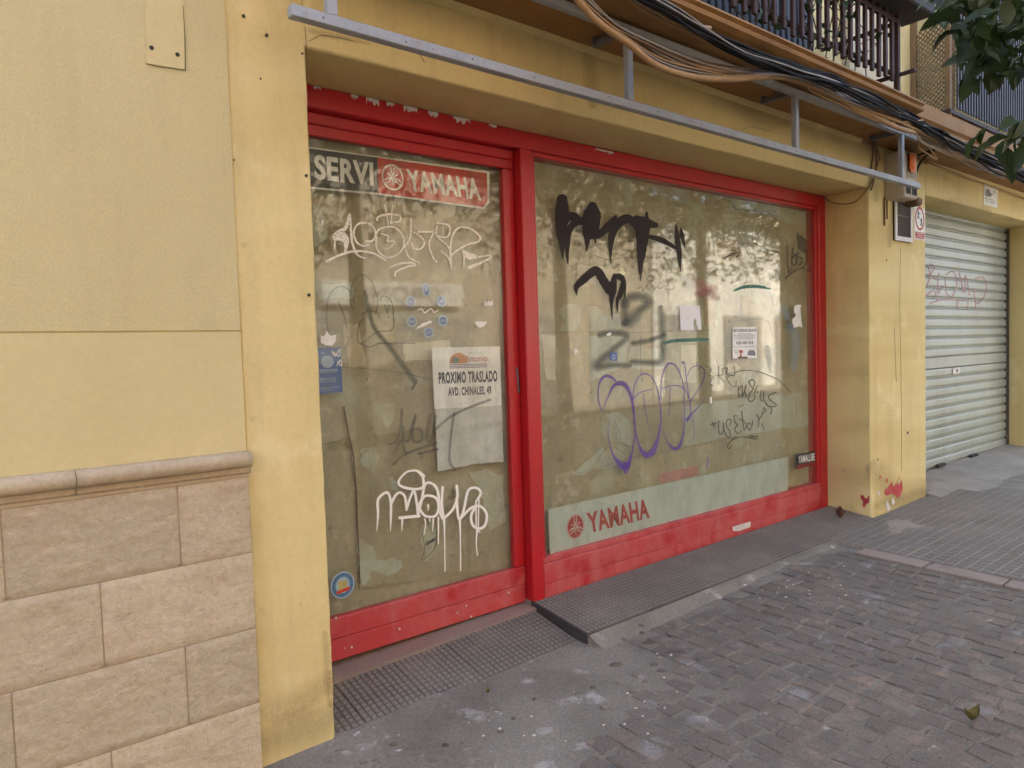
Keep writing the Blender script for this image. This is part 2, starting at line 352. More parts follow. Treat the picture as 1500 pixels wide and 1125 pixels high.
while x < 5.02:
    y = -.16-rnd.uniform(0, .12)
    while y > -3.5:
        ly = rnd.uniform(.085, .155)
        cx, cyy = x+rnd.uniform(-.012, .012), y-ly/2
        edge = (cx-1.45)*.62 - max(0, -.5-cyy)*0 + (-cyy-.35)*.75      # how far into the paved area
        if cx < 2.75 and cyy > -.58-(2.75-cx)*.25: edge = -1
        elif cx > 2.9: edge = max(edge, .75)
        if edge > .22 and cx < 5.0:
            bury = -.011+.012*max(0, 1.1-edge) if edge < 1.1 else -.011
            n1 = noise.noise(Vector((cx*1.7, cyy*1.7, 8)))
            h = -.0005+.0065*n1-.004*max(0, 1.2-edge)+rnd.uniform(-.003, .003)
            spots.append((cx, cyy, gz(cx, cyy)+bump(cx, cyy)+h, ly))
        y -= ly+.009
    x += .107
spots.sort(key=lambda s: -1 if inview(s[:3], 60) else 1)
nv = 0
for (cx, cyy, z, ly) in spots:
    me = setts[rnd.randrange(8)]
    if inview((cx, cyy, z), 60) and nv < 299:
        o = bpy.data.objects.new('sett', me); link(o, sidewalk); o.location = (cx, cyy, z); o.scale = (1, ly/.130, 1); nv += 1
        o.rotation_euler = (rnd.uniform(-.012, .012), rnd.uniform(-.02, .02), rnd.uniform(-.08, .08)+(math.pi if rnd.random() < .5 else 0))
    else:
        far.add([(v.co.x+cx, v.co.y*ly/.130+cyy, v.co.z+z) for v in me.vertices], [tuple(p.vertices) for p in me.polygons])
o = far.build('setts_beyond', m_cob, sidewalk); o['kind'] = 'stuff'
# --- loose pebbles showing through the broken cement
peb_bm = bmesh.new(); bmesh.ops.create_icosphere(peb_bm, subdivisions=2, radius=1)
peb_me = bpy.data.meshes.new('pebble'); peb_bm.to_mesh(peb_me); peb_bm.free(); peb_me.materials.append(m_peb)
peb_me.polygons.foreach_set('use_smooth', [True]*len(peb_me.polygons))
for (u, v, w) in [(950, 942, 15), (990, 957, 18), (903, 973, 12), (930, 988, 7), (958, 973, 7), (970, 982, 9), (1024, 968, 8), (1036, 967, 12), (912, 937, 8), (940, 928, 5), (1072, 977, 8), (926, 1010, 7), (887, 1032, 7), (945, 997, 5),
                  (576, 1083, 7), (634, 1105, 7), (652, 1084, 6), (733, 1066, 6), (729, 1036, 5), (886, 1031, 7), (782, 1020, 3), (752, 1048, 4), (868, 1003, 5), (1015, 1000, 6), (1250, 905, 5), (1235, 921, 4)]:
    p = PZ(u, v, gz(2.6, -.5)); p.z = gz(p.x, p.y)+bump(p.x, p.y)-.004
    d = (p-CAM).dot(FWD); s = w/F*d
    o = bpy.data.objects.new('pebble', peb_me); link(o, sidewalk); o.location = p; o.scale = (s*.9, s*.55, .009); o.rotation_euler = (0, 0, -.6+rnd.uniform(-.4, .4))

# --- pavement of square tiles with raised pads
def pad_tile(size, nx, ny, gap, base_h, pad_h, ms, deep=None):
    mb = MB(); sy = deep or size
    mb.cm = 1; mb.box(0, size, 0, sy, -.03, base_h-pad_h); mb.cm = 0
    px, py = size/nx, sy/ny
    for i in range(nx):
        for j in range(ny):
            x0, x1, y0, y1 = i*px+gap/2, (i+1)*px-gap/2, j*py+gap/2, (j+1)*py-gap/2; c = min(.0025, gap*.35)
            zb, zt = base_h-pad_h-.001, base_h
            mb.add([(x0, y0, zb), (x1, y0, zb), (x1, y1, zb), (x0, y1, zb), (x0+c, y0+c, zt), (x1-c, y0+c, zt), (x1-c, y1-c, zt), (x0+c, y1-c, zt)],
                   [(4, 5, 6, 7), (0, 1, 5, 4), (1, 2, 6, 5), (2, 3, 7, 6), (3, 0, 4, 7)])
    me = bpy.data.meshes.new('tile'); me.from_pydata(mb.v, [], mb.f)
    for m in ms: me.materials.append(m)
    me.polygons.foreach_set('material_index', mb.fm); me.update(); return me
tm = pad_tile(.298, 4, 4, .009, .012, .004, (m_ptile, m_pjoint))
for i in range(9):
    for j in range(11):
        x = 5.215+i*.30; y = -.33-j*.30
        if x > 7.6 and y > -.6: continue
        o = bpy.data.objects.new('paving_tile', tm); link(o, sidewalk)
        o.location = (x, y, gz(x, y)+rnd.uniform(-.0015, .0025)+.002); o.rotation_euler = (.015, -.02, 0)
sb = bpy.data.meshes.new('border'); t = MB().box(0, .15, 0, .44, -.05, .010, .006); sb.from_pydata(t.v, [], t.f); sb.materials.append(m_kerb)
for j in range(8):
    y = -.36-.45*(j+1)
    if j == 0: y += .02
    o = bpy.data.objects.new('border_stone', sb); link(o, sidewalk); o.location = (5.045, y, gz(5.1, y)+.002+rnd.uniform(-.002, .002)); o.rotation_euler = (.015, -.02, 0)

# ------------------------------------------------------------------ shop building (piers, lintels, balconies)
YF, YD = .37, .43                # front of the fixed red frame, front of the sliding door
ZL, ZS = 2.868, 3.24             # underside of the lintel, underside of the balcony
def sweep(mb, loop, axis, a0, a1, step=.07, jit=.0022, seed=0):
    """closed plan polygon swept along an axis; hand-made unevenness"""
    n = max(2, int((a1-a0)/step)); k = len(loop); vs = []
    for i in range(n+1):
        a = a0+(a1-a0)*i/n
        for q, (p, r) in enumerate(loop):
            jp = noise.noise(Vector((a*3.1, q*.37+seed, 1)))*jit+noise.noise(Vector((a*14, q*.9+seed, 4)))*jit*.5
            jr = noise.noise(Vector((a*3.1, q*.37+seed, 9)))*jit+noise.noise(Vector((a*14, q*.9+seed, 14)))*jit*.5
            vs.append((p+jp, r+jr, a) if axis == 'z' else (a, p+jp, r+jr))
    fs = [(i*k+q, i*k+(q+1) % k, (i+1)*k+(q+1) % k, (i+1)*k+q) for i in range(n) for q in range(k)]
    fs += [tuple(reversed(range(k))), tuple(range(n*k, (n+1)*k))]
    mb.add(vs, fs); return mb
def rrect(a0, a1, b0, b1, r):
    pts = []
    for (ca, cb, s) in ((a1-r, b0+r, -90), (a1-r, b1-r, 0), (a0+r, b1-r, 90), (a0+r, b0+r, 180)):
        for t in (0, 30, 60, 90): pts.append((ca+r*math.cos(R(s+t)), cb+r*math.sin(R(s+t))))
    return pts
shop = thing('shop_building', 'yellow painted building with boarded-up red shopfront, balconies and a garage opening', 'building', (3.6, 0, gz(3.6, 0)))
XL0, XL1, XR0, XR1, XG1 = .892, 1.203, 6.048, 7.165, 10.42
sweep(MB(), rrect(XL0-.007, XL1, 0, .55, .012), 'z', -.15, ZS-.004, .022, .005, 1).build('pier', m_yel, shop, True)
sweep(MB(), rrect(XR0, XR1, .0, .56, .010), 'z', -.1, ZS-.004, .03, .004, 2).build('pier', m_yel, shop, True)
sweep(MB(), rrect(XG1, XG1+3, .0, .56, .010), 'z', -.1, ZS-.004, .06, .0028, 3).build('pier', m_yel, shop, True)
sweep(MB(), rrect(.001, .56, ZL, ZS-.004, .012), 'x', XL1-.02, XR0+.02, .06, .0028, 4).build('lintel', m_yel, shop, True)
sweep(MB(), rrect(.001, .56, 2.935, ZS-.004, .010), 'x', XR1-.02, XG1+.02, .06, .0028, 5).build('lintel', m_yel, shop, True)
MB().box(XL0+.01, 14, .58, 9, -.4, 9.2).box(XL0+.004, 14, .0, .57, ZS+.215, 9.2).box(XL0+.004, 14, .003, .57, ZS, ZS+.21).build('upper_wall', m_yel, shop)
MB().box(XL0+.0, 14.3, -.25, 9.2, 9.203, 9.45).build('cornice', m_pil, shop)
# balcony slabs with mouldings
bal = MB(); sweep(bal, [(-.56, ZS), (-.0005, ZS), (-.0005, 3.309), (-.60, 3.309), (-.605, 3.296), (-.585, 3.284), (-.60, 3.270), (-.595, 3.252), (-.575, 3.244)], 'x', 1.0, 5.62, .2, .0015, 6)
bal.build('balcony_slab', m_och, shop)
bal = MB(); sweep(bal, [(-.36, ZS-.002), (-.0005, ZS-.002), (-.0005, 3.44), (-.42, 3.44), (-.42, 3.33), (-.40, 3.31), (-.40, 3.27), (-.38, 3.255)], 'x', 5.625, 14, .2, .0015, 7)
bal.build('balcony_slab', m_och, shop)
# small cove moulding where soffit meets wall
sweep(MB(), [(-.022, ZS-.03), (-.002, ZS-.034), (-.002, ZS-.003), (-.03, ZS-.003)], 'x', XL1-.1, 5.9, .12, .002, 8).build('cove_moulding', m_yel, shop)
sweep(MB(), [(-.022, ZS-.03), (-.002, ZS-.034), (-.002, ZS-.003), (-.03, ZS-.003)], 'x', XR1+.0, 13.8, .12, .002, 9).build('cove_moulding', m_yel, shop)
# railing of the first balcony: hanging planks and bars
yb = -.545
RX1 = PY(1314, 100, yb).x
rail = MB(); rail.box(1.0, RX1+.02, yb-.012, yb+.012, 3.80, 3.83); rail.build('top_rail', m_bar, shop)
MB().box(1.0, RX1+.01, yb+.014, yb+.034, 3.455, 3.478).build('lower_rail', m_bar, shop)
MB().box(1.0, RX1+.01, yb+.014, yb+.034, 4.20, 4.23).build('hand_rail', m_bar, shop)
pl_me = bpy.data.meshes.new('plank'); t = MB().box(-.016, .016, -.011, .011, 0, .86, .003); pl_me.from_pydata(t.v, [], t.f); pl_me.materials.append(m_bar)
x = RX1-.085; k = 0
so = ROOT[shop.name]
while x > 1.6:
    zb = 3.395+.012*math.sin(k*2.3)
    o = bpy.data.objects.new('plank', pl_me); link(o, shop); o.location = Vector((x, yb-.002, zb))-so; o.rotation_euler = (0, R(rnd.uniform(-.6, .6)), 0)
    x -= .098; k += 1
MB().box(RX1-.017, RX1+.017, yb-.017, yb+.017, 3.309, 4.22, .003).build('railing_post', m_bar, shop)
MB().box(RX1-.012, RX1+.012, yb-.12, -.002, 3.44, 3.462).build('side_rail', m_bar, shop)
MB().box(RX1-.012, RX1+.012, yb, -.002, 3.80, 3.822).build('side_rail', m_bar, shop)
# blue-grey ribbed shutter of the balcony door, behind the planks
sh = MB()
for i in range(46):
    xx = 1.7+i*.074; sh.box(xx, xx+.052, -.055, -.012, 3.313, 5.3, .006)
sh.box(1.68, 5.1, -.014, -.0015, 3.312, 5.4); sh.build('balcony_door_shutter', m_shutg, shop)
# trough along the railing, dark underside
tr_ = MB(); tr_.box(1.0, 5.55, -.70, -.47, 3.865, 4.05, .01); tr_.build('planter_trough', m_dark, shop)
# climbing plant woven through the planks
vine = thing('climbing_plant', 'straggly climbing plant woven through the dark balcony railing', 'plant', (4.3, yb, 3.33)); rv = random.Random(5); vs_m = MB(); vl = MB(); VINE = []
for k in range(16):
    xx = rv.uniform(3.3, 4.9); P_ = [Vector((xx+rv.gauss(0, .05)*i, yb+.02+rv.uniform(-.05, .03), 3.33+.13*i+rv.uniform(-.03, .03))) for i in range(6)]; vs_m.tube(P_, .004, 4); VINE += P_[1:]
vs_m.build('stems', m_bark, vine)
# pilaster between the balconies
MB().box(5.62, 6.0, -.06, -.0005, 3.445, 9.0).box(6.03, 6.42, -.045, -.0004, 3.445, 9.0).build('pilaster', m_pil, shop)
# second balcony: louvre screen, lattice corner and base lattice
x2, y2 = 6.87, -.30
for (px, py) in ((x2, y2), (x2, -.025)):
    MB().box(px-.022, px+.022, py-.022, py+.022, 3.4405, 5.6, .003).build('screen_post', m_latt, shop)
MB().box(x2-.03, x2+.05, y2-.03, -.002, 3.535, 3.57).build('screen_rail', m_bar, shop)
MB().box(x2+.05, 13.9, y2-.03, y2+.012, 3.535, 3.57).build('screen_rail', m_bar, shop)
MB().box(x2-.03, 13.9, y2-.03, y2+.012, 4.31, 4.345).build('screen_rail', m_bar, shop)
lv = bpy.data.meshes.new('louvre'); t = MB().box(-.019, .019, -.006, .006, 0, 1.9, .002); lv.from_pydata(t.v, [], t.f); lv.materials.append(m_louv)
for i in range(96):
    o = bpy.data.objects.new('louvre', lv); link(o, shop); o.location = Vector((x2+.16+i*.064, y2-.052+.034, 3.60))-so; o.rotation_euler = (0, 0, R(4))
def lattice(o0, ux, uz, w, h, cell, r):
    mb = MB(); o0, ux, uz = Vector(o0), Vector(ux), Vector(uz); nrm = ux.cross(uz)
    k = -h
    while k < w:
        for s in (0, 1):
            a0, a1 = max(k, 0), min(k+h, w)
            if a1-a0 > .005:
                if s == 0: p, q = o0+ux*a0+uz*(a0-k), o0+ux*a1+uz*(a1-k)
                else: p, q = o0+ux*a0+uz*(h-(a0-k)), o0+ux*a1+uz*(h-(a1-k))
                mb.tube([p+nrm*(.004*s), q+nrm*(.004*s)], r, 4)
        k += cell
    return mb
lattice((x2, -.05, 3.57), (0, -1, 0), (0, 0, 1), .22, .74, .042, .007).build('lattice', m_latt, shop)
lattice((x2+.03, y2, 3.57), (1, 0, 0), (0, 0, 1), .11, .74, .042, .007).build('lattice', m_latt, shop)
lattice((x2+.03, y2-.005, 3.441), (1, 0, 0), (0, 0, 1), 4.5, .094, .05, .008).build('lattice', m_latt, shop)
# paint chips, stains and holes on the piers
def wall_patch(name, crop, pts, y, mat, parent, off=.0022, th=.001):
    P = [PY(crop[0]+a*crop[2], crop[1]+b*crop[2], y-off) for a, b in pts]
    return MB().slab(P, (0, th, 0)).build(name, mat, parent)
cp = (1180, 600, 320/1385)
yp = -.0035
wall_patch('paint_chip', cp, [(500, 520), (515, 500), (540, 470), (548, 455), (556, 488), (575, 470), (585, 460), (592, 482), (612, 443), (616, 500), (605, 545), (590, 560), (575, 545), (545, 530), (520, 545), (505, 540)], yp, m_ppatch, shop)
wall_patch('paint_chip', cp, [(515, 575), (525, 590), (540, 625), (530, 645), (515, 640), (512, 600)], yp, m_wpatch, shop)
wall_patch('paint_chip', cp, [(548, 565), (560, 560), (566, 590), (556, 605), (545, 590)], yp, m_wpatch, shop)
wall_patch('paint_chip', cp, [(455, 520), (468, 518), (472, 540), (460, 545)], yp, m_wpatch, shop)
wall_patch('paint_chip', cp, [(468, 425), (478, 415), (480, 432), (472, 440)], yp, m_ppatch, shop)
wall_patch('paint_chip', cp, [(512, 435), (520, 432), (520, 465), (512, 462)], yp, m_ppatch, shop)
P = []
for a, b in [(348, 545), (365, 540), (375, 560), (392, 565), (395, 548), (405, 548), (402, 590), (385, 600), (372, 622), (360, 610), (365, 580), (350, 565)]:
    d = ray(1180+a*320/1385, 600+b*320/1385); P.append(CAM+d*((XR0-.0035)/d.x))
MB().slab(P, (.001, 0, 0)).build('paint_chip', m_ppatch, shop)
for (u, v, r) in [(357, 23, 4), (391, 51, 4), (443, 78, 2.5), (449, 257, 3.5), (453, 432, 4), (346, 429, 2.5), (382, 115, 2), (343, 234, 2), (1330, 634, 3), (1286, 673, 2.2), (1240, 268, 2), (1299, 381, 2)]:
    p = PY(u, v, -.004); d = (p-CAM).dot(FWD)*r*.62/F
    MB().tube([p, p+Vector((0, .004, 0))], d, 8).build('screw_hole', m_hole, shop)
cr = MB()
for pts in ([(1319, 362), (1318, 450), (1320, 560), (1321, 690)], [(1310, 480), (1313, 560)]):
    cr.tube([PY(u, v, -.0015) for u, v in pts], .0013, 4)
cr.build('wall_crack', m_crack_shadow, shop)
def smudge(crop_pts, w, mat, name='damp_stain'):
    return strokes(name, Crop(0, 0, 1), [crop_pts], w, -.002, mat, shop, .25, .002)
SMUDGES = [([(395, 1085, 60), (430, 1075, 70), (470, 1060, 60), (490, 1040, 30)], 60, m_grime), ([(400, 1040, 50), (440, 1030, 60), (480, 1000, 40)], 50, m_rust), ([(476, 930, 14), (480, 980, 18), (484, 1030, 14)], 14, m_rust),
    ([(1230, 395, 20), (1228, 430, 26), (1230, 470, 14)], 20, m_rust), ([(1285, 690, 40), (1310, 720, 50), (1350, 715, 40)], 40, m_rust), ([(1290, 740, 20), (1325, 732, 24), (1356, 722, 20)], 20, m_grime),
    ([(1000, 95, 20), (1080, 140, 50), (1120, 170, 50), (1150, 180, 20)], 40, m_rust), ([(860, 70, 20), (865, 110, 30), (868, 150, 20)], 30, m_rust), ([(455, 45, 10), (490, 52, 12), (540, 64, 8)], 10, m_grime),
    ([(1280, 210, 14), (1282, 240, 20), (1283, 290, 12)], 20, m_grime), ([(1400, 300, 30), (1440, 312, 30)], 30, m_rust), ([(1310, 300, 10), (1304, 340, 14), (1303, 360, 8)], 10, m_grime)]
crk = MB(); rk = random.Random(21)
for path in ([(670, 4), (740, 24), (800, 42), (870, 64), (960, 100), (1040, 128), (1120, 152), (1180, 172), (1240, 190), (1268, 204)],):
    pts = []
    for (u0, v0), (u1, v1) in zip(path[:-1], path[1:]):
        for k in range(5): t = k/5; pts.append(PY(u0+(u1-u0)*t, v0+(v1-v0)*t+rk.uniform(-1.3, 1.3)+3, -.001))
    crk.tube(pts, .0022, 4)
for path in ([(452, 60), (470, 52), (500, 55), (520, 60)], [(590, 62), (610, 72), (622, 90)], [(447, 40), (450, 75), (449, 110)], [(1085, 190), (1100, 186), (1130, 192)]):
    crk.tube([PY(u+rk.uniform(-1, 1), v+rk.uniform(-1, 1), -.001) for u, v in path], .0012, 4)
crk.build('wall_crack', m_crack_shadow, shop)
# red sill inside the door recess, concrete thresholds
def prism(name, pts_l, pts_r, mat, parent):
    """cross-section (y,z) list at x-left and x-right"""
    n = len(pts_l[1]); a = [(pts_l[0], y, z) for y, z in pts_l[1]]; b = [(pts_r[0], y, z) for y, z in pts_r[1]]
    mb = MB(); mb.add(a+b, [tuple(range(n)), tuple(reversed(range(n, 2*n)))]+[(i, n+i, n+(i+1) % n, (i+1) % n) for i in range(n)]); return mb.build(name, mat, parent)
def zd(x, y): return -.012+.030*(x-1.2)+.20*(y+.02)      # door ramp
def zw(x, y): return .082+.005*(x-2.6)+.128*(y+.085)      # window ramp
thr = structure(prism('threshold', (XL1, [(.33, -.1), (.60, -.1), (.60, .094), (.33, .073)]), (2.64, [(.33, -.1), (.60, -.1), (.60, .115), (.33, .110)]), m_sill, None))
prism('ramp_bed', (XL1-.05, [(-.11, -.1), (.33, -.1), (.33, zd(1.2, .33)-.014), (.0, zd(1.2, .0)-.014)]), (2.612, [(-.22, -.1), (.33, -.1), (.33, zd(2.6, .33)-.014), (-.06, zd(2.6, -.06)-.014)]), m_conc, thr)
prism('ramp_bed', (2.615, [(-.09, -.1), (.5, -.1), (.5, zw(2.6, .5)-.014), (-.08, zw(2.6, -.08)-.014)]), (XR0+.04, [(-.09, 0), (.5, 0), (.5, zw(6, .5)-.014), (-.075, zw(6, -.075)-.014)]), m_conc, thr)
# ribbed tiles of both thresholds
wt = pad_tile(.428, 14, 14, .0075, .012, .004, (m_tile, m_tilej), .445)
for i in range(8):
    x = 2.618+i*.4295
    o = bpy.data.objects.new('ribbed_tile', wt); link(o, thr); o.location = (x, -.083, zw(x, -.083)-.012); o.rotation_euler = (math.atan(.128), -.005, 0)
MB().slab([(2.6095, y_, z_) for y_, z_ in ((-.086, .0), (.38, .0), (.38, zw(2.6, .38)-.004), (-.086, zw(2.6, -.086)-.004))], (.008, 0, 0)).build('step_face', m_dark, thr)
dt = pad_tile(.31, 10, 11, .0075, .012, .004, (m_tile, m_tilej), .355)
for i in range(5):
    x = XL1+.0+i*.312-.16
    o = bpy.data.objects.new('ribbed_tile', dt); link(o, thr); o.location = (x, -.015, zd(x, -.015)-.012+.001*(i % 2)); o.rotation_euler = (math.atan(.20), -.03, 0)
# cement smear in front of the ramps, garage ramp
prism('cement_fillet', (1.10, [(-.34, gz(1.1, -.3)-.03), (.02, -.05), (.02, zd(1.1, .02)-.004), (-.03, zd(1.1, -.03)-.003)]), (2.62, [(-.34, gz(2.6, -.34)-.03), (-.0, 0), (-.0, zd(2.6, -.0)-.008), (-.05, zd(2.6, -.05)-.004)]), m_cem, thr)
prism('cement_fillet', (2.63, [(-.19, gz(2.6, -.2)-.009), (-.083, 0), (-.083, zw(2.6, -.083)-.018)]), (XR0+.03, [(-.16, gz(6, -.2)-.006), (-.083, 0), (-.083, zw(6, -.083)-.004)]), m_cem, thr)
prism('garage_ramp', (XR1-.01, [(-.40, gz(7.2, -.4)-.02), (.5, 0), (.5, .20), (.30, .19)]), (XG1+.02, [(-.40, gz(10.4, -.4)-.02), (.5, 0), (.5, .245), (.30, .24)]), m_conc, thr)
pt = []
for k in range(22):
    a = 2*math.pi*k/22; r = 1+.18*math.sin(3*a+1)+.1*math.sin(5*a)
    p = PZ(1322+46*r*math.cos(a), 771+15*r*math.sin(a), gz(6.1, -.15)); pt.append((p.x, min(p.y, -.012), gz(p.x, p.y)+.009+.003*math.sin(4*a)))
mb = MB(); c = sum((Vector(p) for p in pt), Vector())/len(pt); c.z += .012; mb.add([c[:]]+pt, [(0, i+1, (i+1) % 22+1) for i in range(22)]); mb.build('cement_blob', m_conc, thr, True)

# ------------------------------------------------------------------ neighbouring building on the left
nb = thing('stone_plinth_building', 'ochre stuccoed building with sandstone block plinth and rounded moulding', 'building', (-2, 0, -.05))
XE = XL0-.004
MB().box(-9, XE, -.006, .5, 1.7225, 9.0).build('wall', m_stu, nb)
MB().box(-9, XE, -.006, .5, 1.15, 1.7155).build('wall', m_stu2, nb)
MB().box(-9, XE-.004, .0, .4, 1.71, 1.728).box(-9, 0.8, .3, 9, 0, 9.0).build('wall_core', m_stu2, nb)
P = [PY(u, v, -.007) for u, v in ((212, -40), (270, -40), (269, 40), (271, 102), (250, 99), (214, 93))]
MB().slab(P, (0, -.0025, 0)).build('render_patch', m_stu2, nb)
for (u, v) in ((222, 70), (260, 80)):
    p = PY(u, v, -.0095); MB().tube([p, p+Vector((0, -.0012, 0))], .008, 10).build('drill_hole', m_hole, nb)
MB().tube([PY(271, 52, -.0105), PY(271.5, 103, -.0105)], .0018, 4).tube([PY(268, 8, -.0095), PY(270, 40, -.0095), PY(271, 52, -.0095)], .0012, 4).tube([PY(214, 93, -.0095), PY(235, 98, -.0095), PY(271, 103, -.0095)], .001, 4).build('wall_crack', m_crack_shadow, nb)
MB().box(-9, XE-.004, -.021, .2, -.3, 1.16).build('plinth_bed', m_joint, nb)
def stone_block(w, h, seed):
    nx, nz = max(6, int(w/.016)), 18; vs = []
    for j in range(nz+1):
        for i in range(nx+1):
            x = w*i/nx; z = h*j/nz
            q = Vector((x*14+seed*7.3, z*34, seed*1.7)); d = noise.fractal(q, .9, 2.1, 4)*.0028
            pit = noise.noise(Vector((x*38+seed*3.1, z*85, seed))); d -= max(0, pit-.22)*.008
            e = min(i, nx-i, j, nz-j); y = -.028-d*(0 if e == 0 else 1)
            if e == 0: y = -.023
            vs.append((x, y, z))
    fs = [(j*(nx+1)+i, j*(nx+1)+i+1, (j+1)*(nx+1)+i+1, (j+1)*(nx+1)+i) for j in range(nz) for i in range(nx)]
    n = len(vs); vs += [(0, 0, 0), (w, 0, 0), (w, 0, h), (0, 0, h)]
    a, b, c_, d_ = 0, nx, (nz+1)*(nx+1)-1, nz*(nx+1)
    fs += [(n, n+1, b, a), (n+1, n+2, c_, b), (n+2, n+3, d_, c_), (n+3, n, a, d_)]
    me = bpy.data.meshes.new('stone_block'); me.from_pydata(vs, [], fs); me.materials.append(m_stone)
    me.polygons.foreach_set('use_smooth', [True]*len(me.polygons)); return me
zc = [1.157, .8605, .5615, .2635, -.035, -.30]; nbo = ROOT[nb.name]; sd = 0
for r_ in range(5):
    h = zc[r_]-zc[r_+1]-.005; right = XE; x1s = [.629, .368, .627, .372, .629][r_]
    xs = [right, x1s]
    while xs[-1] > -2.2: xs.append(xs[-1]-.524)
    for a, b in zip(xs[1:], xs[:-1]):
        if b < -1.6: break
        sd += 1; o = bpy.data.objects.new('stone_block', stone_block(b-a-.005, h, sd)); link(o, nb); o.location = Vector((a+.0025, 0, zc[r_+1]+.0025))-nbo
prof = [(-.004, 1.172), (-.030, 1.172), (-.034, 1.180), (-.031, 1.186), (-.036, 1.192), (-.034, 1.198)]
for k in range(9):
    a = R(-75+k*20); prof.append((-.036-.028*math.cos(a), 1.226+.030*math.sin(a)))
prof += [(-.020, 1.256), (-.004, 1.256)]
edges = [XE+.006, .312, -.30, -.92, -1.6]
for k in range(4):
    a, b = edges[k+1]+.0025, edges[k]-.0005; mb = MB(); sweep(mb, prof, 'x', a, b, .05, .0012, 20+k); mb.build('moulding_stone', m_cap, nb, True)
MB().box(-9, XE-.003, -.012, .0, 1.158, 1.2).build('moulding_bed', m_joint, nb)
MB().box(-9, XE, -.0255, 0, 1.158, 1.1715).build('moulding_base', m_cap, nb)

# ------------------------------------------------------------------ red shopfront
GW, GD = .405, .455              # front faces of window glass and door glass
win = thing('shop_window', 'wide red-framed shop window, papered inside and scrawled with graffiti', 'shop window', (4.3, YF, .15))
wx0, wx1, wz0, wz1 = 2.735, 5.89, .372, 2.735
mx0, mx1 = 2.622, 2.735          # mullion
MB().box(XL1+.0, XR0-.0, YF, .50, 2.765, ZL-.001, .006).build('head_rail', m_red, win)
MB().box(mx0+.002, XR0-.01, YF+.012, .50, wz1, 2.764, .004).build('head_rail', m_red, win)
MB().box(mx0, mx1-.026, YF-.004, .52, .10, 2.7645, .006).build('mullion', m_red, win)
MB().box(mx1-.0255, mx1, YF+.008, .50, .36, wz1-.001, .004).build('glazing_bead', m_red, win)
MB().box(wx1, wx1+.045, YF+.010, .50, .36, wz1-.001, .004).build('glazing_bead', m_red, win)
MB().box(wx1+.0455, XR0+.001, YF, .50, .12, 2.764, .006).build('jamb', m_red, win)
MB().box(mx1-.0255, wx1+.045, YF+.006, .50, .335, wz0, .004).build('glazing_bead', m_redf, win)
MB().box(mx1-.0255, wx1+.045, YF-.002, .50, .216, .3345, .005).build('bottom_rail', m_redf, win)
MB().box(mx1-.0255, wx1+.045, YF+.001, .50, .11, .2145, .005).build('kick_board', m_redf, win)
def rough_patch(n, jag, r): return [1+r.uniform(-jag, jag) for _ in range(n)]
# chipped paint along the head rail
for (a, b, s) in [(427, 465, .012), (510, 580, .013), (622, 665, .010), (715, 790, .012), (850, 905, .011), (988, 1080, .013), (1185, 1225, .006), (220, 262, .006)]:
    u0, u1 = 400+a*.2667, 400+b*.2667
    vv = lambda u: 120+(u-453)*(288-120)/757
    x0, x1 = PY(u0, vv(u0), YF).x, PY(u1, vv(u1), YF).x; pts = [(x0, YF-.0022, ZL-.004), (x1, YF-.0022, ZL-.004)]
    n = 9
    for i in range(n+1): pts.append((x1+(x0-x1)*i/n, YF-.0022, ZL-.006-s*rnd.uniform(.4, 2.6)))
    MB().slab(pts, (0, .002, 0)).build('paint_chip', m_primer, win)
for (u0, u1, s) in [(872, 898, .016)]:
    x0, x1 = PY(u0, 207, YF).x, PY(u1, 213, YF).x; pts = [(x0, YF-.0022, ZL-.012), (x1, YF-.0022, ZL-.012)]
    for i in range(9): pts.append((x1+(x0-x1)*i/8, YF-.0022, ZL-.016-s*rnd.uniform(.2, 1)))
    MB().slab(pts, (0, .002, 0)).build('paint_chip', m_primer, win)
P = [PY(u, v, YF-.0015) for u, v in ((1073, 772), (1088, 766), (1100, 764), (1099, 772), (1082, 778), (1074, 778))]
MB().slab(P, (0, .002, 0)).build('paint_chip', m_primer, win)
pane = MB().box(wx0+.001, wx1-.001, GW, GW+.006, wz0+.001, wz1-.001).build('glass_pane', m_glass, win)
YB = .462
back = MB().box(mx1-.05, wx1+.05, YB, YB+.02, .3, 2.8).build('backing_sheet', m_board, win)

door = thing('sliding_door', 'red sliding shop door with full-height glass, papered inside and covered in graffiti', 'door', (1.9, YD, .13))
dx0, dx1 = 1.235, 2.618
p = PY(755, 822, YD); gx1 = p.x-.002; dz0, dz1 = .335, 2.655
MB().box(dx0, dx1, YD, YD+.05, dz1, dz1+.052, .004).build('top_rail', m_red, door)
MB().box(dx0, dx1, YD-.006, YD+.05, dz1+.053, 2.7635, .006).build('top_rail', m_red, door)
MB().box(gx1, dx1, YD+.001, YD+.05, dz0, dz1-.001, .006).build('stile', m_red, door)
MB().box(dx0, dx0+.07, YD+.001, YD+.05, dz0, dz1-.001, .006).build('stile', m_red, door)
MB().box(dx0, dx1, YD-.001, YD+.05, .227, dz0-.001, .006).build('bottom_rail', m_redf, door)
MB().box(dx0, dx1, YD+.003, YD+.05, .118, .2255, .005).build('kick_board', m_redf, door)
MB().box(dx0, dx1, .485, .55, 2.70, 2.80).box(dx0, dx1, .50, .55, .09, .13).build('track', m_redd, door)
dpane = MB().box(dx0+.071, gx1-.001, GD, GD+.006, dz0+.001, dz1-.001).build('glass_pane', m_glass, door)
YDB = .51
dback = MB().box(dx0, dx1+.05, YDB, YDB+.02, .3, 2.75).build('backing_sheet', m_board, door)
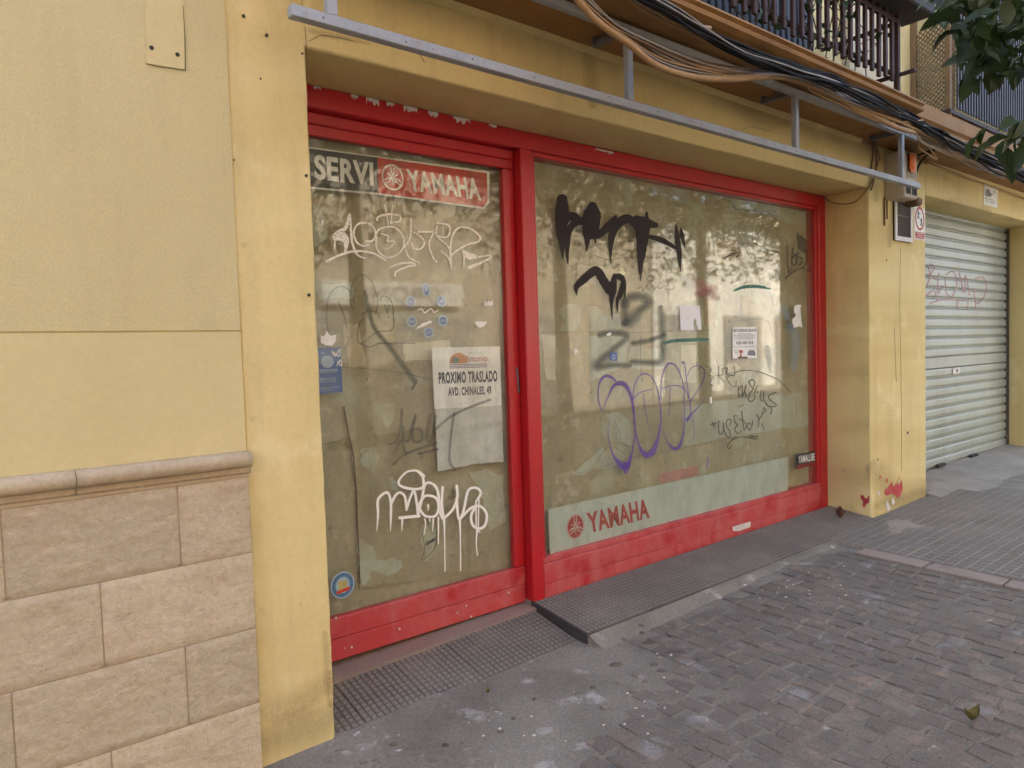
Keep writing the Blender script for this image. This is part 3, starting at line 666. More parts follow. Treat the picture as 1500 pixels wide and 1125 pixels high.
for (u, v) in ((492, 905), (515, 948), (585, 921), (683, 887), (690, 903), (745, 868)):
    p = PY(u, v, YD-.002); MB().tube([p, p+Vector((0, -.003, 0))], .0055, 8).build('screw', m_primer, door)
MB().tube([PY(757, 538, YD-.002), PY(760, 575, YD-.002)], .006, 6).build('pull_handle', m_zincd, door)

# ------------------------------------------------------------------ tracing helpers on flat planes
class Crop:
    def __init__(s, x, y, k): s.x, s.y, s.k = x, y, k
    def __call__(s, a, b): return (s.x+a*s.k, s.y+b*s.k)
cA = Crop(440, 190, 340/1500); cB = Crop(450, 380, 340/1500); cC = Crop(450, 560, 340/1500); c8 = Crop(450, 780, 460/1500)
w1 = Crop(780, 220, .16); w2 = Crop(1000, 260, .16); w3 = Crop(780, 380, .16); w4 = Crop(980, 400, .16); w5 = Crop(840, 500, 240/1350); w6 = Crop(1000, 520, .16); w7 = Crop(780, 660, 460/1500)
cs = Crop(1340, 280, .373); px1 = Crop(0, 0, 1)
def smooth_path(pts, sub=6):
    if len(pts) < 3: sub = 3
    out = []; n = len(pts)
    for i in range(n-1):
        p0, p1, p2, p3 = pts[max(i-1, 0)], pts[i], pts[i+1], pts[min(i+2, n-1)]
        for k in range(sub):
            t = k/sub
            out.append(tuple(.5*(2*b+(c-a)*t+(2*a-5*b+4*c-d)*t*t+(3*b-a-3*c+d)*t**3) for a, b, c, d in zip(p0, p1, p2, p3)))
    out.append(tuple(pts[-1])); return out
def strokes(name, crop, paths, w, y, mat, parent, hard=.8, base=.0012):
    """painted strokes as thin ribbons on the plane Y=y (in front of it); each point (a,b[,width]) in crop pixels"""
    mb = MB(); lay = 0
    for path in paths:
        lay += 1
        pp = [(q[0], q[1], q[2] if len(q) > 2 else w) for q in path]
        sp = smooth_path(pp)
        def cap(p, q):
            dx, dy = p[0]-q[0], p[1]-q[1]; dl = math.hypot(dx, dy) or 1.0
            return [(p[0]+dx/dl*p[2]*k, p[1]+dy/dl*p[2]*k, p[2]*m) for k, m in ((.14, .95), (.28, .80), (.40, .55), (.47, .25))]
        if sp[0][2] > 20/max(1, crop.k*4): sp = cap(sp[0], sp[1])[::-1]+sp
        if sp[-1][2] > 20/max(1, crop.k*4): sp = sp+cap(sp[-1], sp[-2])
        vs, al = [], []; n = len(sp)
        for i, (a, b, ww) in enumerate(sp):
            ta, tb = sp[min(i+1, n-1)][0]-sp[max(i-1, 0)][0], sp[min(i+1, n-1)][1]-sp[max(i-1, 0)][1]
            tl = math.hypot(ta, tb) or 1.0; qa, qb = -tb/tl, ta/tl
            hw = (1.28 if mat is p_black else 1.0)*max(.5*abs(ww), .32/crop.k)*(1+.16*noise.noise(Vector((a*.05, b*.05, lay))))
            yy = y-base-.00009*lay-.000006*i
            for (s_, c_) in ((-1, 0.0), (-hard, 1.0), (0, 1.0), (hard, 1.0), (1, 0.0)):
                vv = PY(*crop(a+qa*s_*hw, b+qb*s_*hw), yy); vs.append(vv[:]); al.append(c_)
        if hard < .6:
            for i in range(5): al[i] = 0; al[-1-i] = 0
        mb.add(vs, [(i*5+k, i*5+k+1, (i+1)*5+k+1, (i+1)*5+k) for i in range(n-1) for k in range(4)], al)
    return mb.build(name, mat, parent, alpha=True)
def flatpoly(crop, pts, y): return [PY(*crop(a, b), y) for a, b in pts]
def ragged(pts, amp, r, sub=4):
    out = []; n = len(pts)
    for i in range(n):
        a, b = pts[i], pts[(i+1) % n]
        for k in range(sub):
            t = k/sub; out.append((a[0]+(b[0]-a[0])*t+(r.uniform(-amp, amp) if k else 0), a[1]+(b[1]-a[1])*t+(r.uniform(-amp, amp) if k else 0)))
    return out
def sheet(mb, pts, th=.0008): return mb.slab(pts, (0, th, 0))
def text_geom(s, bold=0.0, space=1.0):
    cu = bpy.data.curves.new('t', 'FONT'); cu.body = s; cu.offset = bold; cu.space_character = space; cu.resolution_u = 3; cu.fill_mode = 'FRONT'
    o = bpy.data.objects.new('t', cu); C.objects.link(o); dg = bpy.context.evaluated_depsgraph_get()
    me = bpy.data.meshes.new_from_object(o.evaluated_get(dg)); vs = [v.co.copy() for v in me.vertices]; fs = [tuple(p.vertices) for p in me.polygons]
    bpy.data.objects.remove(o); bpy.data.curves.remove(cu); bpy.data.meshes.remove(me)
    x0 = min(v.x for v in vs); x1 = max(v.x for v in vs); y0 = min(v.y for v in vs); y1 = max(v.y for v in vs)
    return [((v.x-x0)/(x1-x0), (v.y-y0)/(y1-y0)) for v in vs], fs
def text_on(name, s, quad, mat, parent, bold=.02, space=1.0, mb=None, build=True):
    """lettering fitted into the 3D quad (bottom-left, bottom-right, top-right, top-left)"""
    bl, br, tr, tl = [Vector(q) for q in quad]; vs, fs = text_geom(s, bold, space); mb = mb or MB()
    mb.add([(bl*(1-u)+br*u)*(1-v)+(tl*(1-u)+tr*u)*v for u, v in vs], fs)
    return mb.build(name, mat, parent) if build else mb
def disc(mb, c, rx, rz, n=28, r0=0.0, yoff=0):
    c = Vector(c); 
    if r0 <= 0: mb.poly([(c.x+rx*math.cos(2*math.pi*k/n), c.y+yoff, c.z+rz*math.sin(2*math.pi*k/n)) for k in range(n)])
    else:
        vs = []
        for k in range(n):
            a = 2*math.pi*k/n; vs += [(c.x+rx*math.cos(a), c.y+yoff, c.z+rz*math.sin(a)), (c.x+rx*r0*math.cos(a), c.y+yoff, c.z+rz*r0*math.sin(a))]
        mb.add(vs, [(2*k, 2*((k+1) % n), 2*((k+1) % n)+1, 2*k+1) for k in range(n)])
    return mb
def bar2(mb, c, a, r0, r1, w, off, yoff, sx=1.0, sz=1.0):
    """radial bar at angle a, sideways shifted by off"""
    d = Vector((math.cos(a), 0, math.sin(a))); q = Vector((-math.sin(a), 0, math.cos(a)))
    P = [d*r0+q*(off-w/2), d*r1+q*(off-w/2), d*r1+q*(off+w/2), d*r0+q*(off+w/2)]
    mb.quad(*[(c[0]+p.x*sx, c[1]+yoff, c[2]+p.z*sz) for p in P]); return mb
def fork_emblem(name, c, rx, rz, mat, parent):
    """ring with three crossed tuning forks"""
    mb = MB(); disc(mb, c, rx, rz, 36, .86)
    for k in range(3):
        a = R(90+120*k); sx, sz = rx, rz
        bar2(mb, c, a, .06, .30, .16, 0, -.00015*(k+1), sx, sz)
        bar2(mb, c, a, .30, .80, .10, .13, -.00015*(k+1), sx, sz); bar2(mb, c, a, .30, .80, .10, -.13, -.00015*(k+1), sx, sz)
        bar2(mb, c, a, .28, .36, .36, 0, -.00012*(k+1)-.0001, sx, sz); bar2(mb, c, a+math.pi, .1, .55, .09, 0, -.00016*(k+1)-.0002, sx, sz)
    return mb.build(name, mat, parent)

for (a_, b_, c_) in SMUDGES: smudge(a_, b_, c_)
# ------------------------------------------------------------------ window: backing patches, strip, graffiti
def patch(crop, pts, mat, y=YB, parent=back, amp=9, off=.0006, seed=1, name='wash_and_reflection_patch'):
    r = random.Random(seed); return sheet(MB(), flatpoly(crop, ragged(pts, amp, r, 5), y-off-.0008), .0007).build(name, mat, parent)
patch(w3, [(250, 440), (330, 400), (440, 430), (440, 560), (400, 650), (250, 650), (300, 560), (260, 490)], m_wash, seed=2)
patch(w3, [(520, 430), (600, 430), (640, 520), (800, 500), (810, 640), (520, 660)], m_wash, seed=3)
patch(w3, [(520, 700), (870, 700), (870, 960), (520, 1120)], m_wash, seed=4, off=.0003)
patch(w3, [(870, 1000), (1200, 1000), (1180, 820), (900, 800)], m_wash, seed=5)
patch(w3, [(150, 130), (210, 120), (235, 200), (190, 210)], m_wash, seed=6, amp=5)
patch(w1, [(850, 290), (910, 280), (915, 500), (870, 520), (845, 420)], m_wash, seed=7, amp=5)
patch(w6, [(0, 470), (560, 400), (860, 370), (1180, 330), (1190, 640), (560, 720), (0, 830)], m_wash, seed=8, amp=12)
patch(w5, [(250, 600), (380, 580), (470, 680), (480, 860), (380, 830), (340, 690)], m_wash, seed=9)
patch(w5, [(0, 1090), (240, 870), (300, 1000), (420, 960), (380, 1010), (0, 1110)], m_wash, seed=10)
patch(w4, [(110, 660), (250, 660), (250, 1000), (110, 1000)], m_cream, seed=11, amp=4)
patch(w4, [(0, 0), (245, 0), (240, 140), (110, 300), (0, 300)], m_cream, seed=12, amp=7)  # bright reflection of the house opposite, painted on the backing in cream
patch(w3, [(410, 20), (470, 60), (850, 80), (850, 130), (620, 230), (420, 250)], m_cream, seed=13, amp=10)  # cream painted where the pane mirrors the sunlit wall
patch(w3, [(80, 680), (210, 700), (210, 1100), (130, 1100)], m_cream, seed=14, amp=5)
patch(w4, [(310, 240), (430, 250), (425, 500), (320, 480)], m_card_refl, seed=15, amp=4)  # mirrored window blind painted on the backing as a brown patch
patch(w4, [(800, 440), (1050, 430), (1050, 650), (930, 660), (870, 800), (830, 800)], m_card_refl, seed=16, amp=7)
patch(w2, [(320, 560), (500, 580), (570, 800), (300, 800)], m_card_refl, seed=17, amp=6)  # reflection of a wood-slat blind painted in brown
patch(w2, [(0, 770), (80, 780), (120, 920), (120, 1125), (0, 1125)], m_cream, seed=18, amp=6)  # cream strip painted as part of the house reflection
patch(w2, [(1040, 500), (1195, 610), (1190, 680), (1110, 690), (1055, 650)], m_hole, seed=19, amp=3, name='torn_hole')
patch(w2, [(420, 190), (500, 290), (640, 300), (780, 330), (960, 420), (1190, 430), (1200, 300), (700, 200)], m_wash, seed=20, amp=5)
r5 = random.Random(44); cl = MB()
for k in range(150):
    (cx, cy_, sx, sy) = [(770, 520, 80, 160), (330, 380, 180, 40), (1180, 640, 70, 40), (1360, 570, 30, 60), (700, 260, 90, 30), (820, 760, 80, 40)][k % 6]
    cc = w2 if (k % 6) in (0, 4, 5) else w1
    a, b = cx+r5.gauss(0, sx*.6), cy_+r5.gauss(0, sy*.6); s = r5.uniform(4, 13)
    sheet(cl, flatpoly(cc, [(a+s*r5.uniform(.4, 1)*math.cos(t), b+s*r5.uniform(.4, 1)*math.sin(t)) for t in (0, 1.1, 2.3, 3.4, 4.6, 5.5)], YB-.0022-.0002*(k % 5)), .0003)
o = cl.build('paper_flecks', m_cream, back); o['kind'] = 'stuff'
ck = MB()
for cr_, pts in ((w3, [(80, 665), (300, 670), (600, 665), (900, 670), (1300, 655)]), (w5, [(0, 1100), (240, 1030), (560, 940), (900, 880), (1150, 830), (1350, 790)]), (w2, [(380, 190), (440, 230), (500, 290), (700, 300), (850, 350), (960, 410)]),
                 (w2, [(660, 600), (760, 650), (800, 680), (890, 680)]), (w3, [(995, 700), (990, 900), (1000, 1125)]), (w1, [(560, 960), (700, 1000), (900, 980), (1200, 990), (1240, 1060)]), (w6, [(1040, 430), (1040, 640)]),
                 (w4, [(610, 440), (880, 430), (930, 530)]), (w5, [(330, 640), (380, 740), (390, 830), (460, 870)]), (w5, [(200, 1000), (250, 900), (330, 870), (420, 930)]), (w4, [(0, 530), (380, 525)]), (w3, [(470, 420), (600, 420), (640, 450)])):
    ck.tube([PY(*cr_(a, b), YB-.0016) for a, b, *_ in smooth_path([(*p, 0) for p in pts], 4)], .0016, 4)
ck.build('paper_seam', m_crack_shadow, back)
frost = sheet(MB(), [PY(u, v, .4135) for u, v in ((803, 746), (1155, 669), (1154, 723), (806, 817))]).build('frosted_strip', m_frost, win)
yq = .4118
def q4(crop, pts, y): return [PY(*crop(a, b), y) for a, b in pts]
cy = Crop(820, 720, .1)
text_on('lettering', 'YAMAHA', q4(cy, [(435, 612), (1318, 385), (1285, 98), (385, 318)], yq), m_letred, frost, .034, 1.06)
pc = PY(*cy(230, 515), yq); rr = .1*F**0
dpx = (pc-CAM).dot(FWD)/F
ex, ez = (PY(*cy(362, 500), yq)-PY(*cy(98, 520), yq)).x/2, (PY(*cy(230, 325), yq)-PY(*cy(230, 705), yq)).z/2
MBd = disc(MB(), pc, ex*.97, ez*.97, 30, 0, .0003); MBd.build('emblem_disc', m_letred, frost)
fork_emblem('emblem', pc, ex, ez, m_logopk, frost)
# spray and marker tags on the outside of the pane
strokes('graffiti_tag', w1, [[(272, 440, 80), (272, 600, 104), (265, 740, 75), (272, 900, 34), (277, 1000, 6)], [(300, 600, 50), (390, 608, 60), (432, 628, 20)],
    [(325, 1045, 6), (318, 900, 34), (335, 740, 50), (400, 660, 56), (490, 645, 60)], [(550, 500, 60), (547, 560, 120), (540, 660, 128), (535, 760, 120)], [(500, 740, 60), (502, 830, 40), (496, 930, 5)], [(572, 740, 50), (576, 850, 5)],
    [(600, 790, 40), (650, 740, 60), (710, 680, 56), (765, 605, 22)], [(715, 1030, 5), (715, 900, 30), (728, 780, 56), (775, 680, 72), (860, 628, 68), (930, 660, 60), (985, 740, 66), (1000, 900, 72), (990, 1040, 44), (990, 1200, 5)],
    [(950, 625, 52), (1050, 668, 72), (1136, 690, 34)], [(1045, 562, 14), (1042, 700, 56), (1022, 860, 50), (1010, 950, 10)], [(1050, 785, 26), (1180, 822, 42), (1310, 892, 22)], [(1312, 675, 10), (1326, 800, 40), (1345, 950, 38), (1355, 1112, 5)], [(1358, 708, 8), (1370, 785, 34), (1396, 892, 6)]], 40, GW, p_black, pane, .9)
strokes('graffiti_tag', w3, [[(406, 330, 8), (402, 255, 40), (450, 200, 58), (555, 112, 66), (600, 112, 66), (660, 210, 68), (720, 285, 78), (745, 290, 40)], [(752, 140, 26), (735, 270, 60), (724, 400, 26), (731, 552, 5)], [(745, 155, 30), (800, 160, 50), (834, 200, 38), (842, 280, 24), (845, 358, 5)], [(828, 220, 34), (800, 330, 40), (778, 380, 26), (779, 490, 5)]], 40, GW, p_black, pane, .9)
strokes('graffiti_tag', w3, [[(850, 400, 116), (880, 350, 116), (990, 340, 116), (1080, 390, 101), (980, 470, 116), (900, 560, 159), (860, 580, 101)], [(845, 400, 101), (850, 560, 116)],
    [(620, 690, 72), (720, 668, 79), (850, 685, 79), (850, 730, 79), (760, 810, 87), (620, 930, 95), (590, 990, 87), (720, 968, 72), (880, 970, 72)], [(1180, 460, 95), (1190, 650, 101), (1192, 800, 95), (1180, 930, 95), (1100, 945, 81), (920, 936, 72)], [(930, 765, 66), (1080, 742, 66), (1200, 690, 58)]], 80, GW, p_grey, pane, .12, .0009)
strokes('graffiti_tag', w3, [[(1210, 765, 30), (1300, 745, 36), (1420, 738, 38), (1600, 732, 34)]], 34, GW, p_teal, pane, .6, .0011)
strokes('graffiti_tag', w4, [[(590, 165, 16), (680, 130, 36), (800, 122, 36), (922, 142, 22)]], 34, GW, p_teal, pane, .6, .0011)
strokes('graffiti_tag', w4, [[(240, 60, 80), (290, 110, 150), (350, 170, 170), (430, 220, 90)], [(270, 190, 90), (400, 150, 110)]], 80, GW, p_redm, pane, .12, .001)
strokes('graffiti_tag', w5, [[(235, 578, 8), (206, 480, 11), (210, 360, 14), (250, 292, 26), (300, 290, 26), (355, 330, 14)],
    [(240, 572, 8), (288, 450, 12), (335, 365, 25), (400, 345, 46), (450, 390, 32), (485, 500, 26), (502, 640, 15), (505, 780, 15), (478, 930, 18), (428, 1035, 66), (345, 965, 26), (303, 860, 11), (286, 740, 8), (290, 645, 5)], [(430, 1030, 84), (431, 1098, 8)],
    [(490, 490, 10), (500, 375, 10), (540, 292, 12), (590, 266, 14), (650, 302, 11), (692, 395, 11), (716, 520, 11), (720, 660, 15), (690, 820, 32), (640, 925, 60), (580, 925, 42), (532, 830, 15), (506, 690, 10), (496, 560, 8)], [(490, 482, 8), (550, 422, 9), (650, 395, 9)], [(580, 430, 8), (592, 560, 8), (630, 745, 6)],
    [(720, 480, 8), (726, 320, 10), (760, 212, 15), (800, 180, 17), (850, 212, 11), (890, 300, 10), (910, 400, 9), (916, 600, 9), (905, 760, 13), (870, 868, 27), (820, 880, 30), (772, 822, 9), (740, 740, 6)], [(730, 392, 8), (800, 366, 9), (880, 370, 9), (930, 412, 8), (950, 472, 8)], [(800, 380, 8), (795, 480, 8), (785, 615, 5)],
    [(900, 175, 22), (915, 180, 10), (930, 300, 9), (946, 420, 9), (966, 560, 9), (960, 620, 12), (935, 652, 24)], [(940, 290, 8), (962, 232, 8), (1020, 200, 9), (1076, 235, 9), (1072, 315, 8), (1020, 410, 8), (960, 502, 8)], [(932, 645, 16), (1000, 572, 12), (1082, 478, 3)], [(975, 600, 7), (996, 730, 5), (985, 822, 3)], [(1110, 960, 14), (1098, 1050, 10)]], 12, GW, p_purple, pane, .75)
strokes('graffiti_tag', w6, [[(210, 100), (262, 132), (240, 182), (282, 200), (250, 258), (282, 282)], [(330, 95), (334, 265)], [(310, 187), (368, 180), (362, 132), (412, 120), (402, 168), (462, 192)], [(332, 192), (382, 250)], [(470, 100), (476, 182), (432, 190), (410, 222), (442, 272), (482, 292), (492, 232)], [(470, 160), (560, 140), (660, 146), (780, 182), (880, 232), (992, 345)]], 8, GW, p_pen, pane, .7)
strokes('graffiti_tag', w6, [[(505, 280), (516, 388)], [(515, 322), (546, 280), (546, 382), (582, 270), (572, 330), (582, 392)], [(650, 302), (620, 350), (600, 402), (630, 426), (662, 390), (650, 340)], [(636, 300), (606, 250), (640, 225), (662, 260), (640, 302)], [(690, 275), (662, 330), (690, 340)], [(722, 320), (710, 392), (736, 422), (742, 332)], [(750, 410), (768, 455)], [(862, 340), (790, 372), (800, 412), (852, 450), (850, 470), (790, 470), (760, 440)]], 12, GW, p_pen, pane, .7)
strokes('graffiti_tag', w6, [[(330, 600), (336, 722), (372, 692), (372, 620)], [(375, 680), (400, 742), (432, 752), (430, 700), (400, 640), (412, 590), (442, 600), (430, 652)], [(502, 560), (470, 562), (482, 622), (502, 640), (476, 682), (510, 722), (542, 690)], [(540, 510), (562, 692)], [(520, 580), (572, 622), (602, 672), (612, 692), (632, 652), (602, 622), (572, 682)], [(640, 598), (640, 642)],
    [(680, 540), (700, 580), (722, 560), (742, 490)], [(700, 580), (690, 662)], [(722, 622), (746, 682)], [(740, 530), (762, 510), (742, 478)], [(800, 470), (815, 500), (805, 545)], [(422, 862), (452, 830)], [(420, 862), (415, 822), (480, 762), (560, 750), (682, 772)], [(600, 740), (692, 750)], [(255, 642), (310, 620)], [(270, 610), (292, 662)], [(510, 478), (560, 455)]], 12, GW, p_pen, pane, .7)
strokes('graffiti_tag', w2, [[(955, 620), (966, 862), (996, 822)], [(1010, 640), (1000, 792), (1042, 782), (1032, 702), (1010, 742)], [(1062, 680), (1050, 722), (1092, 742), (1082, 792), (1060, 802)], [(1130, 650), (1132, 772), (1100, 832)], [(940, 932), (1000, 872), (1090, 832), (1172, 862)]], 14, GW, p_pen, pane, .7)
strokes('graffiti_tag', w2, [[(500, 470), (542, 582), (602, 702)], [(600, 520), (606, 622)], [(640, 520), (652, 652)], [(540, 602), (692, 602)], [(660, 600), (762, 652), (882, 682)]], 10, GW, p_penl, pane, .7)
strokes('graffiti_tag', w2, [[(375, 745), (450, 702), (522, 686)], [(440, 665), (526, 686), (490, 732)]], 14, GW, p_pen, pane, .7)
strokes('graffiti_tag', w3, [[(960, 270), (1000, 250), (1010, 290), (1050, 240), (1060, 280), (1100, 235), (1110, 280), (1150, 240), (1170, 270), (1210, 240), (1230, 270), (1300, 270)], [(1045, 170), (1080, 145), (1115, 170), (1090, 200), (1045, 180)]], 10, GW, p_penl, pane, .7)
strokes('soft_blue_marks', w4, [[(1050, 330, 80), (1080, 400, 90)], [(1120, 500, 120), (1150, 560, 120), (1160, 700, 120), (1140, 860, 80)], [(900, 700, 90), (930, 900, 40)]], 80, GW, p_bluem, pane, .3, .0008)  # soft translucent blue strokes towards the right of the pane

# ------------------------------------------------------------------ door: backing patches and tags
patch(cB, [(700, 80), (860, 80), (910, 200), (915, 540), (640, 560), (640, 360), (690, 200)], m_board, YDB, dback, 6, seed=31, name='paper_patch')
patch(cB, [(620, 540), (920, 520), (920, 640), (630, 660)], m_cream, YDB, dback, 7, seed=32, off=.0012)
patch(cB, [(230, 420), (330, 420), (380, 690), (270, 700)], m_papcream, YDB, dback, 8, seed=33)
patch(cC, [(1030, 560), (1260, 540), (1280, 900), (1150, 960), (1110, 800), (1050, 700)], m_wash, YDB, dback, 12, seed=34)
patch(c8, [(250, 40), (330, 60), (320, 200), (260, 290), (240, 150)], m_wash, YDB, dback, 10, seed=35)
patch(cA, [(80, 470), (150, 500), (180, 700), (90, 760)], m_wash, YDB, dback, 9, seed=36)
patch(cB, [(60, 160), (290, 150), (300, 250), (70, 258)], m_wash, YDB, dback, 7, seed=37)
lean = flatpoly(cC, [(240, 155), (690, 70), (835, 120), (1290, 90), (1330, 1200), (340, 1330), (320, 700)], YDB-.012)
lb = solo('leaning_board', MB().slab(lean, (0, .008, 0)), m_lean, 'stained brown board leaning behind the lower door glass', 'board')
for k_, (cr_, pts_, m_) in enumerate([(cC, [(430, 150), (560, 130), (575, 200), (520, 300), (480, 230), (440, 215)], m_wash), (cC, [(345, 430), (440, 420), (470, 480), (430, 590), (360, 540)], m_wash), (cC, [(530, 610), (580, 640), (590, 700), (540, 690)], m_wash),
    (c8, [(250, 30), (320, 70), (330, 130), (420, 120), (460, 160), (390, 210), (310, 180), (270, 260), (240, 150)], m_wash), (cC, [(1040, 580), (1150, 560), (1270, 600), (1285, 900), (1180, 960), (1140, 760)], m_wash),
    (cC, [(735, 930), (830, 900), (840, 980), (770, 1090), (735, 1040)], m_wash), (c8, [(560, 60), (620, 10), (600, 110), (560, 140)], m_wash)]):
    patch(cr_, pts_, m_, YDB-.012, lb, 9, .0004, 60+k_)
eg = MB(); eg.tube([PY(*cC(a, b), YDB-.014) for a, b in ((238, 160), (270, 330), (300, 480), (320, 700), (325, 900), (335, 1100), (340, 1300))], .003, 5); eg.build('edge_shadow_line', m_crack_shadow, lb)  # dark line painted as the shadow along the board's left edge
ck = MB()
for cr_, pts in ((cC, [(100, 405), (180, 385), (270, 360)]), (cC, [(345, 470), (385, 435), (395, 450)]), (cC, [(740, 960), (760, 1080), (740, 1150), (830, 1060), (830, 900)]), (cB, [(60, 690), (300, 700), (600, 730), (800, 780)])):
    ck.tube([PY(*cr_(a, b), YDB-.014) for a, b, *_ in smooth_path([(*p, 0) for p in pts], 4)], .0016, 4)
ck.build('paper_seam', m_crack_shadow, dback)
strokes('graffiti_tag', cA, [[(205, 690, 18), (250, 660, 30), (295, 630, 26), (318, 545, 14), (326, 640, 18), (338, 740, 18), (370, 808, 16), (422, 832, 12)], [(225, 700, 40), (265, 690, 70), (295, 720, 50), (290, 800, 10)], [(222, 700, 20), (222, 780, 8)],
    [(165, 855, 18), (230, 820, 18), (320, 790, 18), (400, 785, 16), (480, 802, 16), (556, 846, 12)], [(445, 745), (400, 750), (360, 720), (345, 660), (370, 612), (420, 602), (465, 622), (485, 662), (480, 702), (450, 722), (420, 715)],
    [(490, 700), (500, 652), (560, 627), (620, 637), (665, 692), (665, 760), (620, 810), (560, 825), (510, 792), (490, 742), (495, 690)], [(520, 670, 10), (570, 690, 10), (560, 720, 10), (610, 722, 10), (580, 760, 10), (540, 776, 8)], [(670, 760), (710, 692), (716, 570)], [(680, 770, 10), (700, 820, 10), (772, 862, 8)],
    [(730, 660), (790, 702), (800, 742), (770, 772), (730, 765), (720, 730)], [(755, 660), (862, 660)], [(860, 665), (832, 742), (860, 832), (886, 856)], [(880, 600), (962, 622), (952, 692), (880, 680), (885, 620)], [(920, 620, 8), (925, 680, 8)], [(880, 690, 10), (950, 750, 10), (975, 800, 10)],
    [(975, 890), (970, 760), (990, 672), (1030, 632), (1100, 640), (1160, 690), (1150, 722), (1080, 742), (1010, 782), (975, 812)], [(905, 780, 10), (960, 832, 14), (977, 912, 6)], [(1045, 775, 16), (1085, 815, 50), (1125, 820, 40)], [(1060, 800, 20), (1056, 902, 6)], [(1092, 890, 30), (1160, 862, 18), (1222, 832, 16), (1225, 812, 14), (1150, 822, 14)],
    [(570, 895), (640, 866), (730, 860), (742, 880)], [(610, 948), (622, 915), (700, 882), (742, 878)], [(500, 590), (500, 566), (560, 546), (640, 556), (642, 590), (580, 602)], [(545, 480, 6), (560, 560, 8), (570, 612, 8)], [(595, 490, 6), (586, 600, 7)]], 14, GD, p_white2, dpane, .75)
strokes('graffiti_tag', cB, [[(160, 550), (136, 470), (126, 370), (140, 242), (190, 182), (250, 182), (290, 232), (312, 352)], [(300, 350), (280, 250), (295, 152), (340, 100), (400, 120), (440, 202), (456, 292), (440, 352)], [(195, 270), (232, 342), (262, 452)], [(255, 500), (272, 512), (250, 572)], [(350, 360), (390, 336), (450, 342), (472, 382)],
    [(470, 270), (490, 236), (540, 262), (556, 342), (550, 452), (450, 470), (345, 545), (325, 490), (340, 412), (372, 380)], [(345, 545), (400, 566), (480, 542), (562, 552)], [(500, 290), (512, 322), (532, 382)], [(530, 290), (512, 350)], [(450, 540), (700, 541)]], 8, GD, p_penl, dpane, .7)
strokes('graffiti_tag', cB, [[(375, 210, 30), (400, 330, 40), (440, 450, 44), (560, 600, 50), (690, 780, 60)], [(700, 800, 30), (670, 850, 20)]], 40, GD, p_grey, dpane, .12, .0008)
strokes('graffiti_tag', cC, [[(530, 402), (572, 382), (602, 302), (612, 180)], [(560, 462), (602, 382)], [(610, 380), (632, 452)], [(620, 290), (622, 372), (660, 372), (672, 302), (702, 210), (682, 302), (690, 382), (742, 372), (732, 302), (660, 312)], [(560, 532), (640, 462), (832, 392)], [(720, 462), (842, 432)], [(790, 210), (772, 362), (802, 382), (832, 222)], [(830, 302), (960, 202), (1182, 112)], [(950, 200), (930, 332), (920, 502), (952, 562)]], 22, GD, p_penl, dpane, .4)
strokes('graffiti_tag', cC, [[(450, 962, 6), (458, 850, 16), (456, 765, 18), (490, 722, 18), (522, 716, 18), (540, 770, 18), (541, 860, 16), (538, 962, 5)], [(540, 792), (570, 732), (602, 712), (632, 742), (642, 820)], [(640, 830), (660, 762), (690, 702), (710, 792), (716, 862)], [(600, 876, 22), (722, 864, 22)], [(615, 880, 16), (612, 960, 5)],
    [(750, 606, 26), (720, 578, 20), (690, 570, 16), (640, 582, 14), (595, 632, 16), (602, 668, 18), (680, 690, 18), (745, 680, 18), (752, 640, 18), (745, 600, 14)], [(715, 862), (740, 762), (762, 662), (802, 652), (840, 692), (856, 792), (860, 842), (880, 882), (870, 782), (876, 672)], [(740, 760), (770, 732), (830, 746), (850, 802), (830, 862), (770, 866), (735, 832), (725, 792), (742, 755)],
    [(880, 882), (940, 822), (970, 742), (965, 662)], [(965, 750), (980, 884), (1010, 832), (1040, 702), (1090, 682), (1122, 712), (1098, 765)], [(990, 880), (1060, 812), (1120, 802), (1160, 852), (1150, 922), (1110, 946), (1070, 922), (1060, 862), (1090, 800)],
    [(760, 880, 12), (765, 920, 7), (755, 985, 6)], [(790, 880, 9), (795, 905, 5)], [(816, 880, 12), (810, 962, 5)], [(848, 870, 12), (848, 1045, 6)], [(885, 880, 18), (888, 1000, 9), (891, 1222, 7)], [(986, 890, 16), (990, 1000, 9), (992, 1220, 9)], [(1100, 945, 16), (1092, 1040, 7), (1102, 1120, 8)], [(1091, 760, 10), (1092, 940, 9)], [(1110, 760, 9), (1106, 940, 9), (1120, 972, 5)], [(776, 792, 18), (784, 800, 14), (779, 832, 4)], [(650, 780, 10), (645, 832, 5)]], 18, GD, p_white, dpane, .85)
strokes('water_mark', cA, [[(460, 410, 8), (462, 540, 5)], [(520, 415, 10), (520, 545, 5)], [(572, 415, 14), (572, 560, 6)], [(602, 415, 8), (600, 520, 5)]], 8, GD, p_penl, dpane, .5)

